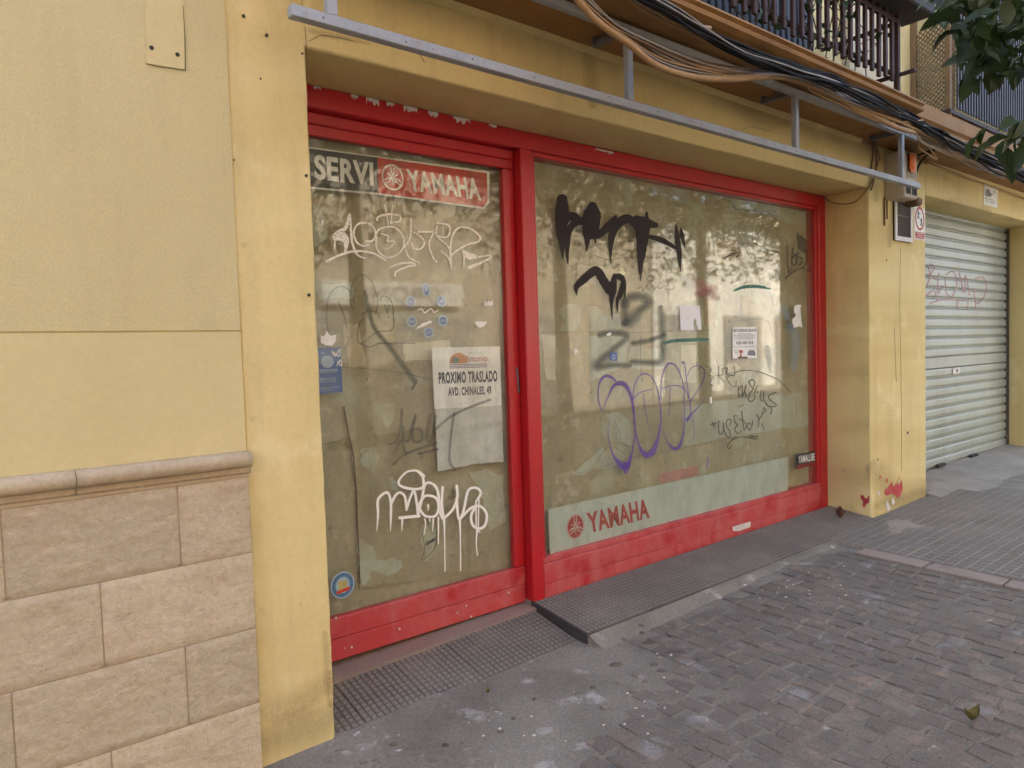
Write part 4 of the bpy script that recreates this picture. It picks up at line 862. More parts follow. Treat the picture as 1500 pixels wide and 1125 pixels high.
# ------------------------------------------------------------------ papers, posters and stickers (each a thing of its own)
yi = GD+.0075                    # just inside the door glass
sg = thing('dealer_sign', 'long black and red sign with white capitals inside the top of the door glass', 'sign', PY(600, 290, yi))
sheet(MB(), q4(cA, [(40, 108), (500, 172), (1222, 270), (1222, 470), (1186, 512), (502, 420), (40, 378)], yi+.0008)).build('border', m_signw, sg)
sheet(MB(), q4(cA, [(40, 118), (498, 180), (502, 408), (40, 366)], yi)).build('black_panel', m_signblk, sg)
sheet(MB(), q4(cA, [(499, 180), (1206, 280), (1208, 466), (1180, 500), (503, 409)], yi)).build('red_panel', m_signred, sg)
text_on('lettering', 'SERVI', q4(cA, [(92, 320), (474, 364), (470, 212), (86, 158)], yi-.0006), m_signw, sg, .034, 1.06)
text_on('lettering', 'YAMAHA', q4(cA, [(700, 392), (1170, 456), (1150, 318), (680, 252)], yi-.0006), m_signw, sg, .034, 1.06)
pc = PY(*cA(597, 308), yi-.0006)
ex = (PY(*cA(668, 315), yi)-PY(*cA(526, 300), yi)).x/2; ez = (PY(*cA(597, 225), yi)-PY(*cA(597, 392), yi)).z/2
fork_emblem('emblem', pc, ex, ez, m_signw, sg)

yo = GD-.0030                    # stuck on the outside of the glass
def lerp4(q, u, v):
    bl, br, tr, tl = q; return (bl*(1-u)+br*u)*(1-v)+(tl*(1-u)+tr*u)*v
def sub4(q, u0, v0, u1, v1, dy=-.0006):
    o_ = Vector((0, dy, 0)); return [lerp4(q, u0, v0)+o_, lerp4(q, u1, v0)+o_, lerp4(q, u1, v1)+o_, lerp4(q, u0, v1)+o_]
po = thing('poster', 'white removal notice with orange globe logo and dark capitals stuck to the door', 'poster', PY(682, 598, yi+.001))
q = q4(cB, [(822, 968), (1257, 945), (1245, 562), (805, 570)], yi+.001)
sheet(MB(), [q[0], q[1], q[2], q[3]]).build('paper', m_paper, po)
text_on('lettering', 'PROXIMO TRASLADO', sub4(q, .075, .405, .945, .60), m_ink, po, .05, 1.12)
text_on('lettering', 'AVD. CHINALES, 49', sub4(q, .20, .175, .845, .345), m_ink, po, .05, 1.12)
mb = MB(); c = lerp4(q, .37, .735)+Vector((0, -.0006, 0)); w = (q[1]-q[0]).length; h = (q[3]-q[0]).length
mb.poly([c]+[c+Vector((w*.135*math.cos(R(a)), 0, h*.175*math.sin(R(a)))) for a in range(0, 181, 10)]); mb.build('logo_disc', m_orange, po)
mb = MB(); disc(mb, c+Vector((-w*.045, -.0005, h*.05)), w*.048, h*.055, 18); mb.build('logo_globe', m_green, po)
mb = MB()
for k in range(3): mb.quad(*sub4(q, .235, .655+k*.026, .79, .668+k*.026))
mb.build('logo_lines', m_lilac, po)
text_on('lettering', 'MOTOS', sub4(q, .52, .875, .73, .912), m_skyb, po, .0, 1.0)
text_on('lettering', 'Antonio', sub4(q, .46, .755, .80, .86), m_scriptred, po, .012, 1.0)
mb = MB(); rr_ = random.Random(3)
for k in range(26):
    u, v = rr_.choice([rr_.uniform(.03, .1), rr_.uniform(.86, .97), rr_.uniform(.3, .7)]), rr_.uniform(.05, .4) if k % 2 else rr_.uniform(.02, .14); mb.quad(*sub4(q, u, v, u+rr_.uniform(.006, .02), v+rr_.uniform(.006, .014)))
mb.build('print_specks', m_inkg, po)
mb = MB(); sheet(mb, q4(cC, ragged([(830, 175), (1256, 150), (1271, 515), (1060, 530), (842, 575)], 3, random.Random(5), 6), yi+.0028))
gs = solo('paper_sheet', mb, m_papgrey, 'blank stained grey paper sheet hanging below the removal notice', 'paper')
lf = thing('leaflet', 'bright blue leaflet with white print on the left of the door glass', 'leaflet', PY(484, 570, yo))
q = q4(cB, [(70, 872), (230, 858), (215, 568), (62, 570)], yi)
sheet(MB(), q).build('paper', m_blue, lf)
mb = MB(); disc(mb, lerp4(q, .42, .69)+Vector((0, -.0006, 0)), (q[1]-q[0]).length*.25, (q[3]-q[0]).length*.135, 20); mb.build('print_disc', m_paleblue, lf)
mb = MB()
for (u0, v0, u1, v1) in ((.08, .49, .85, .525), (.10, .455, .8, .47), (.0, .12, .9, .135), (.15, .08, .65, .09), (.2, .87, .3, .885)): mb.quad(*sub4(q, u0, v0, u1, v1))
mb.build('print_lines', m_paleblue, lf)
text_on('lettering', 'moto', sub4(q, .1, .24, .75, .36), m_paleblue, lf, .0, 1)
strokes('graffiti_mark', cB, [[(160, 590), (180, 625), (210, 580), (205, 625), (170, 600)], [(190, 690), (215, 650), (222, 690), (195, 660)]], 7, yi-.001, p_white, lf, .7)
def gear(name, c, r, label, group, inner=True):
    t = thing(name, label, 'sticker', c, group); mb = MB(); n = 32
    d = (c-CAM).dot(FWD)/F; r3 = r*d
    pts = [(c.x+r3*1.06*(1+.16*(k % 4 < 2)*1)*math.cos(2*math.pi*k/n), c.y, c.z+r3*(1+.14*(k % 4 < 2))*math.sin(2*math.pi*k/n)) for k in range(n)]
    sheet(mb, pts).build('rim', m_paleblue, t)
    mb = MB(); disc(mb, c, r3*.84, r3*.80, 22, 0, -.0006); mb.build('face', m_blue2, t)
    mb = MB()
    for v in (-.18, .08): mb.quad((c.x-r3*.6, c.y-.001, c.z+v*r3), (c.x+r3*.6, c.y-.001, c.z+v*r3), (c.x+r3*.6, c.y-.001, c.z+(v+.1)*r3), (c.x-r3*.6, c.y-.001, c.z+(v+.1)*r3))
    mb.build('print_lines', m_paleblue, t)
for (a, b) in ((670, 272), (868, 270), (677, 402), (878, 396), (785, 472)):
    gear('round_sticker', PY(*cB(a, b), yi), 36*.2267*.9, 'small blue toothed round sticker in the ring of six on the door glass', 'ring of blue stickers')
t = thing('oval_sticker', 'small blue oval sticker with pale figure at the top of the sticker ring', 'sticker', PY(*cB(768, 195), yi)); c = PY(*cB(768, 195), yi); d = (c-CAM).dot(FWD)/F*.2267
mb = MB(); sheet(mb, [(c.x+d*30*math.cos(R(a)), c.y, c.z+d*46*math.sin(R(a))) for a in range(0, 360, 15)]).build('rim', m_paleblue, t)
mb = MB(); disc(mb, c, d*23, d*37, 20, 0, -.0006); mb.build('face', m_blue, t)
mb = MB(); mb.poly([(c.x+d*x_, c.y-.001, c.z+d*z_) for x_, z_ in ((-8, -12), (6, -14), (12, 4), (4, 22), (-6, 18), (-2, 4))]); mb.build('print_figure', m_paleblue, t)
q = q4(cB, [(738, 306), (812, 302), (812, 276), (738, 280)], GD-.0015)
dc = thing('clear_decal', 'faint white lettering of a clear decal inside the ring of blue stickers', 'decal', PY(*cB(780, 310), GD-.0015))
text_on('lettering', 'Ride', q, m_signw, dc, .0, 1)
strokes('graffiti_mark', cB, [[(710, 330), (740, 320), (760, 345), (800, 318), (820, 342), (850, 325)]], 10, GD, p_white2, dc, .6)
def scrap(crop, pts, y, label, mat=m_paper, name='torn_paper', group=None, amp=3, seed=1):
    return solo(name, sheet(MB(), flatpoly(crop, ragged(pts, amp, random.Random(seed), 4), y)), mat, label, 'paper', group)
scrap(cB, [(690, 458), (740, 415), (800, 395), (808, 408), (760, 430)], yo, 'thin white paper sliver peeling in the middle of the sticker ring', seed=2)
scrap(cB, [(1143, 300), (1146, 262), (1160, 280), (1172, 262), (1184, 276), (1198, 260), (1202, 298)], yo, 'tiny jagged white paper remnant beside the sticker ring, upper of two', seed=3, amp=2)
scrap(cB, [(1080, 402), (1162, 400), (1148, 432), (1110, 444), (1092, 425)], yo, 'tiny rounded white paper remnant above the removal notice', seed=4, amp=2)
scrap(cB, [(86, 490), (112, 496), (125, 462), (150, 492), (190, 488), (186, 520), (165, 556), (118, 555), (90, 540)], yo, 'ragged white paper remnant just above the blue leaflet', seed=5)
scrap(cA, [(134, 580), (150, 582), (148, 614), (138, 618)], yo, 'tiny white paper speck under the black part of the dealer sign', seed=6, amp=1)
t = thing('round_sticker', 'round blue-rimmed sticker with yellow bag and red band low on the door glass', 'sticker', PY(502, 857, yo)); c = PY(502, 857, yo); d = (c-CAM).dot(FWD)/F
mb = MB(); sheet(mb, [(c.x+d*18.5*math.cos(R(a)), c.y, c.z+d*19.5*math.sin(R(a))) for a in range(0, 360, 12)]).build('rim', m_paleblue, t)
mb = MB(); disc(mb, c, d*17, d*18, 30, .66, -.0006); mb.build('ring', flat('sticker_steel_blue', (.08, .16, .25), .6), t)
mb = MB(); disc(mb, c, d*11, d*12, 24, 0, -.0007); mb.build('centre', m_skyb, t)
mb = MB(); mb.quad(*[(c.x+d*a, c.y-.0012, c.z+d*b) for a, b in ((-7, -7), (7, -7), (7, 7), (-7, 7))]); mb.build('bag', m_yellow, t)
mb = MB(); mb.quad(*[(c.x+d*a, c.y-.0016, c.z+d*b) for a, b in ((-10, -12), (11, -9), (11, -4), (-10, -7))]); mb.build('band', m_signred, t)
# window papers
yw = GW-.0030; ywi = GW+.0085
scrap(w4, [(95, 300), (280, 300), (290, 420), (298, 520), (268, 520), (262, 470), (255, 520), (245, 420), (232, 412), (222, 440), (226, 522), (108, 524)], yw, 'white flyer with torn lower edge on the shop window beside the red mist', m_paplil, 'flyer', amp=1.5)
scrap(w4, [(1150, 302), (1175, 292), (1212, 290), (1204, 340), (1212, 420), (1224, 500), (1190, 488), (1140, 500), (1128, 425), (1165, 385), (1145, 350)], yw, 'ragged white paper strip near the right edge of the shop window', amp=4, seed=8)
solo('torn_cardboard', sheet(MB(), flatpoly(w4, [(666, 200), (718, 214), (800, 280), (885, 355), (890, 398), (800, 408), (672, 416)], ywi), .002), m_card_refl, 'torn triangle of brown cardboard above the collection notice', 'cardboard')
scrap(w4, [(930, 80), (1026, 80), (1024, 170), (1050, 205), (1000, 200), (975, 290), (950, 270), (960, 200), (930, 190)], ywi, 'yellowed paper remnant beside the green paint arc on the shop window', m_papcream, amp=4, seed=9)
scrap(w4, [(530, 840), (600, 820), (648, 850), (645, 905), (540, 905)], ywi, 'small yellowed paper remnant below the collection notice', m_papcream, amp=3, seed=10)
scrap(w3, [(388, 810), (420, 830), (398, 875), (384, 865)], yw, 'tiny white paper remnant left of the grey sprayed numerals', amp=2, seed=11)
scrap(w3, [(680, 680), (720, 668), (718, 695), (682, 700)], yw, 'tiny white paper remnant on the window seam under the small black tag', amp=2, seed=12)
scrap(w6, [(248, 385), (268, 382), (270, 440), (252, 445)], yw, 'tiny white paper strip beside the purple tag', amp=1, seed=13)
nt_ = thing('notice', 'white printed collection notice with phone number and small pictures on the shop window', 'notice', PY(1091, 503, yw)); q = q4(w4, [(582, 782), (806, 780), (806, 493), (582, 495)], yw)
sheet(MB(), q).build('paper', m_paper, nt_)
text_on('lettering', 'RECOGIDAS GRATIS', sub4(q, .03, .845, .97, .935), m_ink, nt_, .02, .95)
text_on('lettering', '626 640 418', sub4(q, .15, .445, .83, .555), m_ink, nt_, .015, 1)
mb = MB(); r6 = random.Random(6)
for v, u0, u1 in ((.775, .2, .8), (.735, .05, .94), (.70, .05, .92), (.655, .12, .85), (.612, .08, .9), (.36, .04, .96), (.25, .08, .3), (.19, .08, .28), (.12, .12, .2)):
    u = u0
    while u < u1-.02:
        w_ = r6.uniform(.03, .1); mb.quad(*sub4(q, u, v, min(u+w_, u1), v+.018)); u += w_+.02
mb.build('print_lines', m_inkg, nt_)
mb = MB(); mb.poly([lerp4(q, a, b)+Vector((0, -.0006, 0)) for a, b in ((.60, .10), (.92, .08), (.93, .17), (.86, .26), (.68, .26), (.61, .2))]); mb.build('print_van', m_inkg, nt_)
mb = MB(); mb.poly([lerp4(q, a, b)+Vector((0, -.0006, 0)) for a, b in ((.27, .05), (.36, .06), (.35, .16), (.43, .2), (.38, .27), (.3, .27), (.24, .21), (.3, .16))]); mb.build('print_tree', m_scriptred, nt_)
mb = MB(); mb.quad(*sub4(q, .2, .0, .6, .055, -.001)); mb.build('brown_tape', m_cab_brn, nt_)
ys = thing('oil_sign', 'small black sign with white capitals and red base inside the shop window', 'sign', PY(1180, 673, ywi)); q = q4(w6, [(1042, 1045), (1220, 1005), (1216, 878), (1042, 908)], yw)
sheet(MB(), q).build('panel', m_signblk, ys)
mb = MB(); mb.quad(*sub4(q, .0, .0, 1, .24)); mb.build('red_band', flat('dull_red', (.22, .03, .035), .5), ys)
text_on('lettering', 'YAMALUBE', sub4(q, .10, .34, .95, .86, -.001), m_signw, ys, .02, 1.0)
st = thing('square_sticker', 'tiny square blue sticker with pale ring below the grey sprayed numerals', 'sticker', PY(*w3(740, 890), yw)); q = q4(w3, [(712, 925), (778, 930), (774, 852), (710, 855)], yw)
sheet(MB(), q).build('panel', m_blue2, st); c = lerp4(q, .48, .46); d = (c-CAM).dot(FWD)/F*.16; mb = MB(); disc(mb, c, 22*d, 26*d, 18, .5, -.0006); mb.build('ring', m_paleblue, st)
fs_ = strokes('x', w7, [[(600, 130, 60), (700, 105, 62), (795, 88, 62)]], 60, YB, p_redsign, None, .85, .003); bpy.data.objects.remove(fs_)
mb = MB(); sheet(mb, q4(w7, [(603, 112), (792, 72), (794, 116), (606, 156)], YB-.004)); solo('faded_sign', mb, flat('faded_red_board', (.42, .2, .16), .7), 'faded red strip sign behind the window glass above the frosted band', 'sign')

# ------------------------------------------------------------------ sign frame of grey steel under the balcony
yf = -.33
fr = thing('sign_frame', 'empty grey steel sign frame hanging from the balcony over the shopfront', 'sign frame', (3.6, yf, 2.81))
zr = .5*(PY(1343, 272, yf).z+PY(425, 17, yf).z)
def tiltbox(x0, x1, z, h): return MB().box(x0, x1, yf-h/2, yf+h/2, z-h/2, z+h/2, .003)
tiltbox(PY(424, 17, yf).x, PY(1345, 272, yf).x, zr, .042).build('bottom_rail', m_zinc, fr)
tiltbox(1.0, PY(1343, 197, yf).x+.02, 3.205, .038).build('top_rail', m_zinc, fr)
for (u, v) in ((485, 20), (921, 130), (1165, 190), (1320, 240)):
    xx = PY(u, v, yf).x; MB().box(xx-.02, xx+.02, yf-.017, yf+.017, zr+.0215, 3.1855, .003).build('post', m_zinc, fr)
    MB().box(xx-.018, xx+.018, yf+.0175, -.10, 3.196, 3.228, .003).build('bracket', m_zincd, fr)
    MB().box(xx-.03, xx+.03, -.12, -.10, 3.20, 3.2395, .002).build('anchor_plate', m_zincd, fr)
for k in range(14):
    xx = 1.1+k*.36+rnd.uniform(-.08, .08); zz = zr+rnd.uniform(-.008, .008); MB().tube([(xx, yf-.0215, zz), (xx, yf-.0245, zz)], .0035, 6).build('rivet', m_zincd, fr)

# ------------------------------------------------------------------ cables along the balcony edge
def cable(pts, y, r, mat, label, group, wob=.004, seed=0, seg=6):
    sp = smooth_path([(a, b, c) for a, b, c in [(p[0], p[1], p[2] if len(p) > 2 else y) for p in pts]], 9)
    P = []
    for i, (u, v, yy) in enumerate(sp):
        p = PY(u, v, yy); s = Vector((p.x*2.1, seed*3.3, 0)); P.append(p+Vector((0, noise.noise(s)*wob, noise.noise(s+Vector((9, 0, 0)))*wob)))
    return solo('cable', MB().tube(P, r, seg), mat, label, 'cable', group, True)
G = 'cables slung along the balcony edge'
rc = random.Random(12)
blk = [(880, -25), (960, 8), (1030, 45), (1100, 82), (1160, 100), (1215, 118), (1280, 148), (1335, 172), (1390, 205), (1450, 236), (1510, 262)]
for k in range(20):
    o1, o2 = rc.uniform(-9, 9), rc.uniform(-7, 7)
    yk = -.645-.012*(k % 4)
    pts = [(u+rc.uniform(-3, 3), v+o1*(1-i/10)+o2*(i/10)+rc.uniform(-6, 6)+(-8 if i < 2 else 0), yk+(.14 if i > 6 else 0)*min(1, (i-6)/2.0)) for i, (u, v) in enumerate(blk)]
    cable(pts, yk, rc.uniform(.004, .009), m_cab_blk if k % 5 else m_cab_gry, 'black cable in the thick dark bundle running along the balcony edge' if k % 5 else 'grey cable twisted into the dark bundle along the balcony edge', G, .022, k)
tan = [[(828, -14), (870, 30), (915, 63), (965, 94), (1020, 112), (1075, 117), (1138, 113)],
       [(905, -20), (940, 12), (1000, 42), (1060, 72), (1110, 92), (1140, 104)],
       [(850, -14), (900, 34), (960, 68), (1010, 88), (1060, 101), (1120, 108), (1180, 112)]]
for k in range(18):
    a = tan[0]; b = tan[2]; f = k/17
    pts = [((1-f)*p[0]+f*q_[0]+rc.uniform(-4, 4), (1-f)*p[1]+f*q_[1]-f*3+rc.uniform(-3, 3)) for p, q_ in zip(a, b)]
    pts += [(1200+rc.uniform(-8, 8), 128+rc.uniform(-6, 6)), (1265+rc.uniform(-6, 6), 160+rc.uniform(-6, 8)), (1325, 186+rc.uniform(-9, 9)), (1352, 200+rc.uniform(-9, 9), -.50), (1400, 226+rc.uniform(-8, 6), -.44), (1470, 256+rc.uniform(-7, 6), -.43)]
    thick = k == 0
    cable(pts, -.60+.01*(k % 4), .016 if thick else rc.uniform(.0035, .007), [m_cab_tan, m_cab_gry, m_cab_brn, m_cab_tan, m_cab_gry][k % 5],
          'thick tan cable sagging lowest under the balcony' if thick else 'thin tan or grey cable sagging under the balcony soffit', None if thick else G, .014, 30+k)
cable(tan[1]+[(1180, 118), (1240, 150), (1320, 180), (1390, 214, -.45)], -.60, .012, m_cab_tan, 'tan painted cable crossing the soffit above the white rail', None, .004, 60)
cable([(930, -20), (960, 10), (972, 25), (1000, 36), (1040, 41)], -.62, .010, m_cab_tan, 'short tan cable stub ending in the dark bundle', None, .003, 61)
cable([(1215, 125), (1250, 160), (1290, 178), (1330, 178), (1352, 176)], -.60, .006, m_cab_tan, 'thin loose tan cable looping below the dark bundle', None, .002, 62)
cable([(1345, 180, -.52), (1352, 200, -.5), (1346, 215, -.46), (1358, 225, -.44), (1372, 232, -.42), (1352, 205, -.48), (1340, 190, -.5)], -.5, .006, m_cab_tan, 'tangled loop of tan cable at the end of the sign frame', None, .004, 63)
cable([(1383, 213, -.40), (1365, 220, -.3), (1348, 226, -.18), (1340, 229, -.08), (1336, 234, -.02)], -.3, .009, m_cab_blk, 'black cable running from the bundle to the alarm box', None, .003, 64)
cable([(1383, 213, -.40), (1372, 218, -.3), (1355, 230, -.15), (1346, 242, -.05), (1343, 252, -.03)], -.3, .009, m_cab_blk, 'black cable dropping from the bundle behind the alarm box', None, .003, 65)
cable([(1318, 196, -.30), (1295, 200, -.2), (1281, 204, -.06), (1279, 225, -.02), (1276, 250, -.02), (1280, 262, -.02), (1276, 278, -.02)], -.02, .008, m_cab_brn, 'brown cable pair running down the pier beside the alarm box', 'brown cables on the pier', .002, 66)
cable([(1282, 206, -.05), (1284, 225, -.02), (1282, 255, -.02), (1272, 275, -.02)], -.02, .007, m_cab_brn, 'brown cable pair running down the pier beside the alarm box', 'brown cables on the pier', .002, 67)
cable([(1280, 207, -.04), (1288, 228, -.02), (1286, 240, -.02), (1279, 255, -.02)], -.02, .004, m_cab_brn, 'thin brown cable bowing out beside the pier cables', None, .002, 68)
P = [Vector((XR0-.015, -.01, PY(1275, 275, 0).z)), Vector((XR0-.02, .08, 2.78)), Vector((XR0-.022, .18, 2.765)), Vector((XR0-.015, .30, 2.80)), Vector((XR0-.02, .36, 2.85))]
solo('cable', MB().tube([Vector(q_) for q_ in smooth_path([tuple(p) for p in P], 6)], .004, 6), m_cab_brn, 'thin brown cable looping into the shopfront recess', 'cable', None, True)
solo('cable', MB().tube([PY(u, v, -.035) for u, v in ((1345, 232), (1380, 246), (1420, 261), (1460, 275), (1510, 294))], .007, 6), m_cab_tan, 'tan cable clipped along the wall above the garage', 'cable', None, True)

# ------------------------------------------------------------------ alarm box, vent, signs on the pier
yb0 = -.16
ab = thing('alarm_box', 'beige metal alarm box with amber lamp on the yellow pier', 'alarm box', PY(1335, 285, -.01))
x0, x1 = PY(1324, 255, yb0).x, PY(1343, 255, yb0).x; z1, z0 = PY(1333, 222, yb0).z, PY(1333, 290, yb0).z
bx1 = x1
MB().box(x0, bx1, yb0+.004, -.004, z0, z1, .008).build('body', m_box, ab)
MB().box(x0+.004, bx1-.004, yb0-.003, yb0+.003, z0+.004, z1-.004, .002).build('front_cover', m_box, ab)
c = PY(1336, 239, yb0-.02); mb = MB(); mb.box(c.x-.055, c.x+.055, c.y-.02, c.y+.016, c.z-.075, c.z+.075, .022); mb.build('amber_lamp', m_amber, ab, True)
mb = MB(); mb.box(c.x-.06, c.x+.06, c.y+.017, c.y+.022, c.z-.08, c.z+.08, .003); mb.build('lamp_base', m_bar, ab)
for s in (0, 1):
    xa = x0+.03+s*(x1-x0)*.48; MB().box(xa, xa+(x1-x0)*.36, yb0-.0055, yb0-.0035, z0+.03, z0+.10).build('grille_slot', m_slot, ab)
MB().box(x0+.05, bx1-.03, yb0-.0055, yb0-.0035, z0+.17, z0+.33).build('label_plate', m_boxd, ab)  # label plate in a duller beige than the case
MB().box(bx1+.01, bx1+.16, -.10, -.003, z0+.06, z0+.42, .006).build('side_case', m_box, ab)
c = PY(1343, 293, -.1); mb = MB(); mb.box(c.x-.05, c.x+.05, -.13, -.003, c.z-.05, c.z+.02, .015); mb.build('cable_gland', m_cab_brn, ab)
mb = MB(); mb.tube([(x0-.02, -.01, z0+.02), (x0-.02, -.01, z0-.22)], .007, 6).tube([(x0+.03, -.01, z0), (x0+.03, -.01, z0-.16)], .006, 6); mb.build('drop_wires', m_cab_brn, ab)
q = [PY(u, v, -.004) for u, v in ((1308.5, 352), (1334, 354.5), (1333.5, 297), (1309, 290))]
vx0, vx1, vz0, vz1 = q[0].x, q[1].x, q[0].z, q[2].z+.02
vg = thing('vent_grille', 'white framed rectangular air vent with dark slats below the alarm box', 'vent', ((vx0+vx1)/2, 0, vz0))
MB().box(vx0, vx1, -.012, -.003, vz0, vz1).build('backing', m_slot, vg)
for (a, b, c_, d_) in ((vx0, vx0+.04, vz0, vz1), (vx1-.04, vx1, vz0, vz1), (vx0+.041, vx1-.041, vz0, vz0+.04), (vx0+.041, vx1-.041, vz1-.04, vz1)): MB().box(a, b, -.024, -.0125, c_, d_, .002).build('frame', m_alum, vg)
n = 17
for k in range(n):
    z = vz0+.055+(vz1-vz0-.11)*k/(n-1); MB().add([(vx0+.042, -.014, z-.006), (vx1-.042, -.014, z-.006), (vx1-.042, -.020, z+.003), (vx0+.042, -.020, z+.003), (vx0+.042, -.013, z-.005), (vx1-.042, -.013, z-.005)], [(0, 1, 2, 3), (3, 2, 5, 4)]).build('slat', m_blade if k != 10 else m_zincd, vg)
q = [PY(u, v, -.004) for u, v in ((1339.5, 350), (1354.5, 353), (1354, 306), (1339, 302))]
q = [Vector((q[0].x, -.004, q[0].z)), Vector((XR1-.02, -.004, q[0].z)), Vector((XR1-.02, -.004, q[3].z)), Vector((q[0].x, -.004, q[3].z))]
sn = thing('prohibition_sign', 'white sign with red ring around two dark figures and a red caption', 'sign', ((q[0].x+q[1].x)/2, 0, q[0].z))
MB().slab(q, (0, .0025, 0)).build('panel', m_signw, sn)
c = lerp4(q, .5, .655)+Vector((0, -.001, 0)); w_, h_ = q[1].x-q[0].x, q[2].z-q[0].z
mb = MB(); disc(mb, c, w_*.43, w_*.43*1.12, 30, .78); mb.build('red_ring', m_letred, sn)
for s in (-1, 1):
    mb = MB(); k = w_*.16; ox = s*w_*.15
    mb.poly([(c.x+ox+k*a*s*-1, c.y-.0005, c.z+k*b-.03*s) for a, b in ((-.2, 1.1), (.3, 1.2), (.4, .7), (.9, .5), (.8, .25), (.3, .3), (.4, -.3), (.9, -.9), (.6, -1.1), (.1, -.5), (-.4, -1.1), (-.7, -.9), (-.3, -.2), (-.4, .4))]); mb.build('figure', m_signblk, sn)
mb = MB(); mb.quad(*sub4(q, .06, .03, .94, .24, -.001)); mb.build('caption', m_letred, sn)
mb = MB()
for v, a, b in ((.19, .14, .86), (.13, .3, .7), (.07, .12, .88)): mb.quad(*sub4(q, a, v, b, v+.022, -.0016))
mb.build('caption_lines', m_logopk, sn)
q = [PY(u, v, -.004) for u, v in ((1441, 299.5), (1461, 304.5), (1462, 274), (1442, 269.5))]
vs_ = thing('camera_sign', 'small pale sign with a dark security camera picture above the garage', 'sign', ((q[0].x+q[1].x)/2, 0, q[0].z))
MB().slab(q, (0, .0025, 0)).build('panel', m_signw, vs_)
mb = MB(); mb.poly([lerp4(q, a, b)+Vector((0, -.001, 0)) for a, b in ((.06, .48), (.10, .72), (.22, .82), (.38, .76), (.50, .62), (.62, .62), (.62, .58), (.50, .52), (.46, .44), (.2, .46), (.2, .38), (.13, .38), (.12, .46))]); mb.build('camera_picture', m_inkg, vs_)
mb = MB(); mb.poly([lerp4(q, a, b)+Vector((0, -.001, 0)) for a, b in ((.66, .72), (.72, .82), (.8, .6), (.74, .68))]); mb.build('camera_beam', m_inkg, vs_)
text_on('lettering', '24 HORAS', sub4(q, .08, .15, .78, .25, -.001), m_inkg, vs_, .0, 1)
mb = MB(); mb.quad(*sub4(q, .06, .30, .66, .325, -.001)); mb.build('caption_line', m_inkg, vs_)

# ------------------------------------------------------------------ garage roller shutter
ysx = .33
gs_ = thing('roller_shutter', 'pale grey-green ribbed roller shutter with pink graffiti closing the garage', 'shutter', (9, ysx, .2))
zb0, zt0 = .212, 2.99; nsl = 26; hs = (zt0-zb0)/nsl
slm = bpy.data.meshes.new('slat'); t = MB(); n = 7; prof = []
for (yy, zz) in ((0, 0), (-.004, .004), (-.004, .014), (-.020, .022), (-.024, .035), (-.024, hs-.020), (-.020, hs-.010), (-.002, hs-.002), (0, hs-.0005)): prof.append((yy, zz))
Lg = XG1-.03-(XR1+.03); vs = [(x_, y_, z_) for x_ in (0, Lg) for y_, z_ in prof]; k = len(prof)
slm.from_pydata(vs, [], [(i, i+1, k+i+1, k+i) for i in range(k-1)]); slm.materials.append(m_shut); slm.update()
lock_k = 10
for i in range(nsl):
    o = bpy.data.objects.new('slat', slm); link(o, gs_); o.location = Vector((XR1+.03, ysx+.02, zb0+i*hs+.03*0))-ROOT[gs_.name]; o.rotation_euler = (0, -.0, 0)
MB().box(XR1+.03, XG1-.03, ysx-.012, ysx+.03, .17, zb0-.0005, .004).build('bottom_bar', m_zincd, gs_)
MB().box(XG1-.031, XG1-.0, ysx-.03, ysx+.05, .15, 2.95).build('guide', m_shutd, gs_); MB().box(XR1+.0, XR1+.031, ysx-.03, ysx+.05, .15, 2.95).build('guide', m_shutd, gs_)
zk = zb0+lock_k*hs
MB().box(XR1+.035, XG1-.035, ysx-.008, ysx+.0, zk+.004, zk+hs*1.05, .002).build('lock_bar', m_shut, gs_)
p = PY(1401, 543, ysx-.012); MB().box(p.x-.10, p.x+.10, ysx-.014, ysx-.008, p.z-.035, p.z+.035, .003).build('lock_plate', m_alum, gs_)
MB().tube([(p.x+.01, ysx-.014, p.z), (p.x+.01, ysx-.018, p.z)], .016, 10).build('keyhole', m_slot, gs_)
for (u, v) in ((1378, 681), (1426, 667)):
    p = PY(u, v, ysx-.03); MB().box(p.x-.10, p.x+.10, ysx-.05, ysx-.013, p.z-.012, p.z+.012, .004).build('foot_latch', m_slot, gs_)
strokes('graffiti_tag', cs, [[(48, 290), (60, 330), (45, 380)], [(60, 285), (78, 300), (62, 330), (88, 350)], [(45, 410), (75, 390), (88, 430)], [(95, 320), (90, 400), (110, 370)], [(120, 330), (150, 315), (165, 360), (150, 410), (125, 400), (120, 340)], [(175, 320), (195, 400), (200, 330), (215, 410)], [(235, 345), (265, 338), (282, 370), (270, 420), (240, 440), (232, 380)], [(60, 440), (120, 425), (200, 430)], [(170, 430), (165, 462)], [(210, 420), (208, 468)], [(240, 440), (236, 466)]], 6, ysx-.006, p_pink, gs_, .6, .002)

# ------------------------------------------------------------------ leaves and litter on the pavement
def fallen(name, u, v, z, ln, wd, curl, rot, mat, label):
    c = PZ(u, v, z); mb = MB(); n = 8; vs = []
    for i in range(n+1):
        t = i/n; w_ = wd*math.sin(math.pi*min(1, t*1.02))**.8+.001; x_ = (t-.5)*ln
        for s in (-1, -.5, 0, .5, 1): vs.append((x_, s*w_, .004+curl*abs(s)**1.5*wd+curl*.4*ln*(t-.5)**2*4+.004*math.sin(9*t+s*2)))
    M_ = Matrix.Rotation(rot, 4, 'Z'); vs = [M_ @ Vector(p)+c for p in vs]
    mb.add(vs, [(i*5+k, i*5+k+1, (i+1)*5+k+1, (i+1)*5+k) for i in range(n) for k in range(4)]); return solo(name, mb, mat, label, 'leaf', None, True)
fallen('fallen_leaf', 747, 915, .05, .075, .022, .5, .2, m_leafg, 'fresh yellow-green leaf lying on the door ramp')
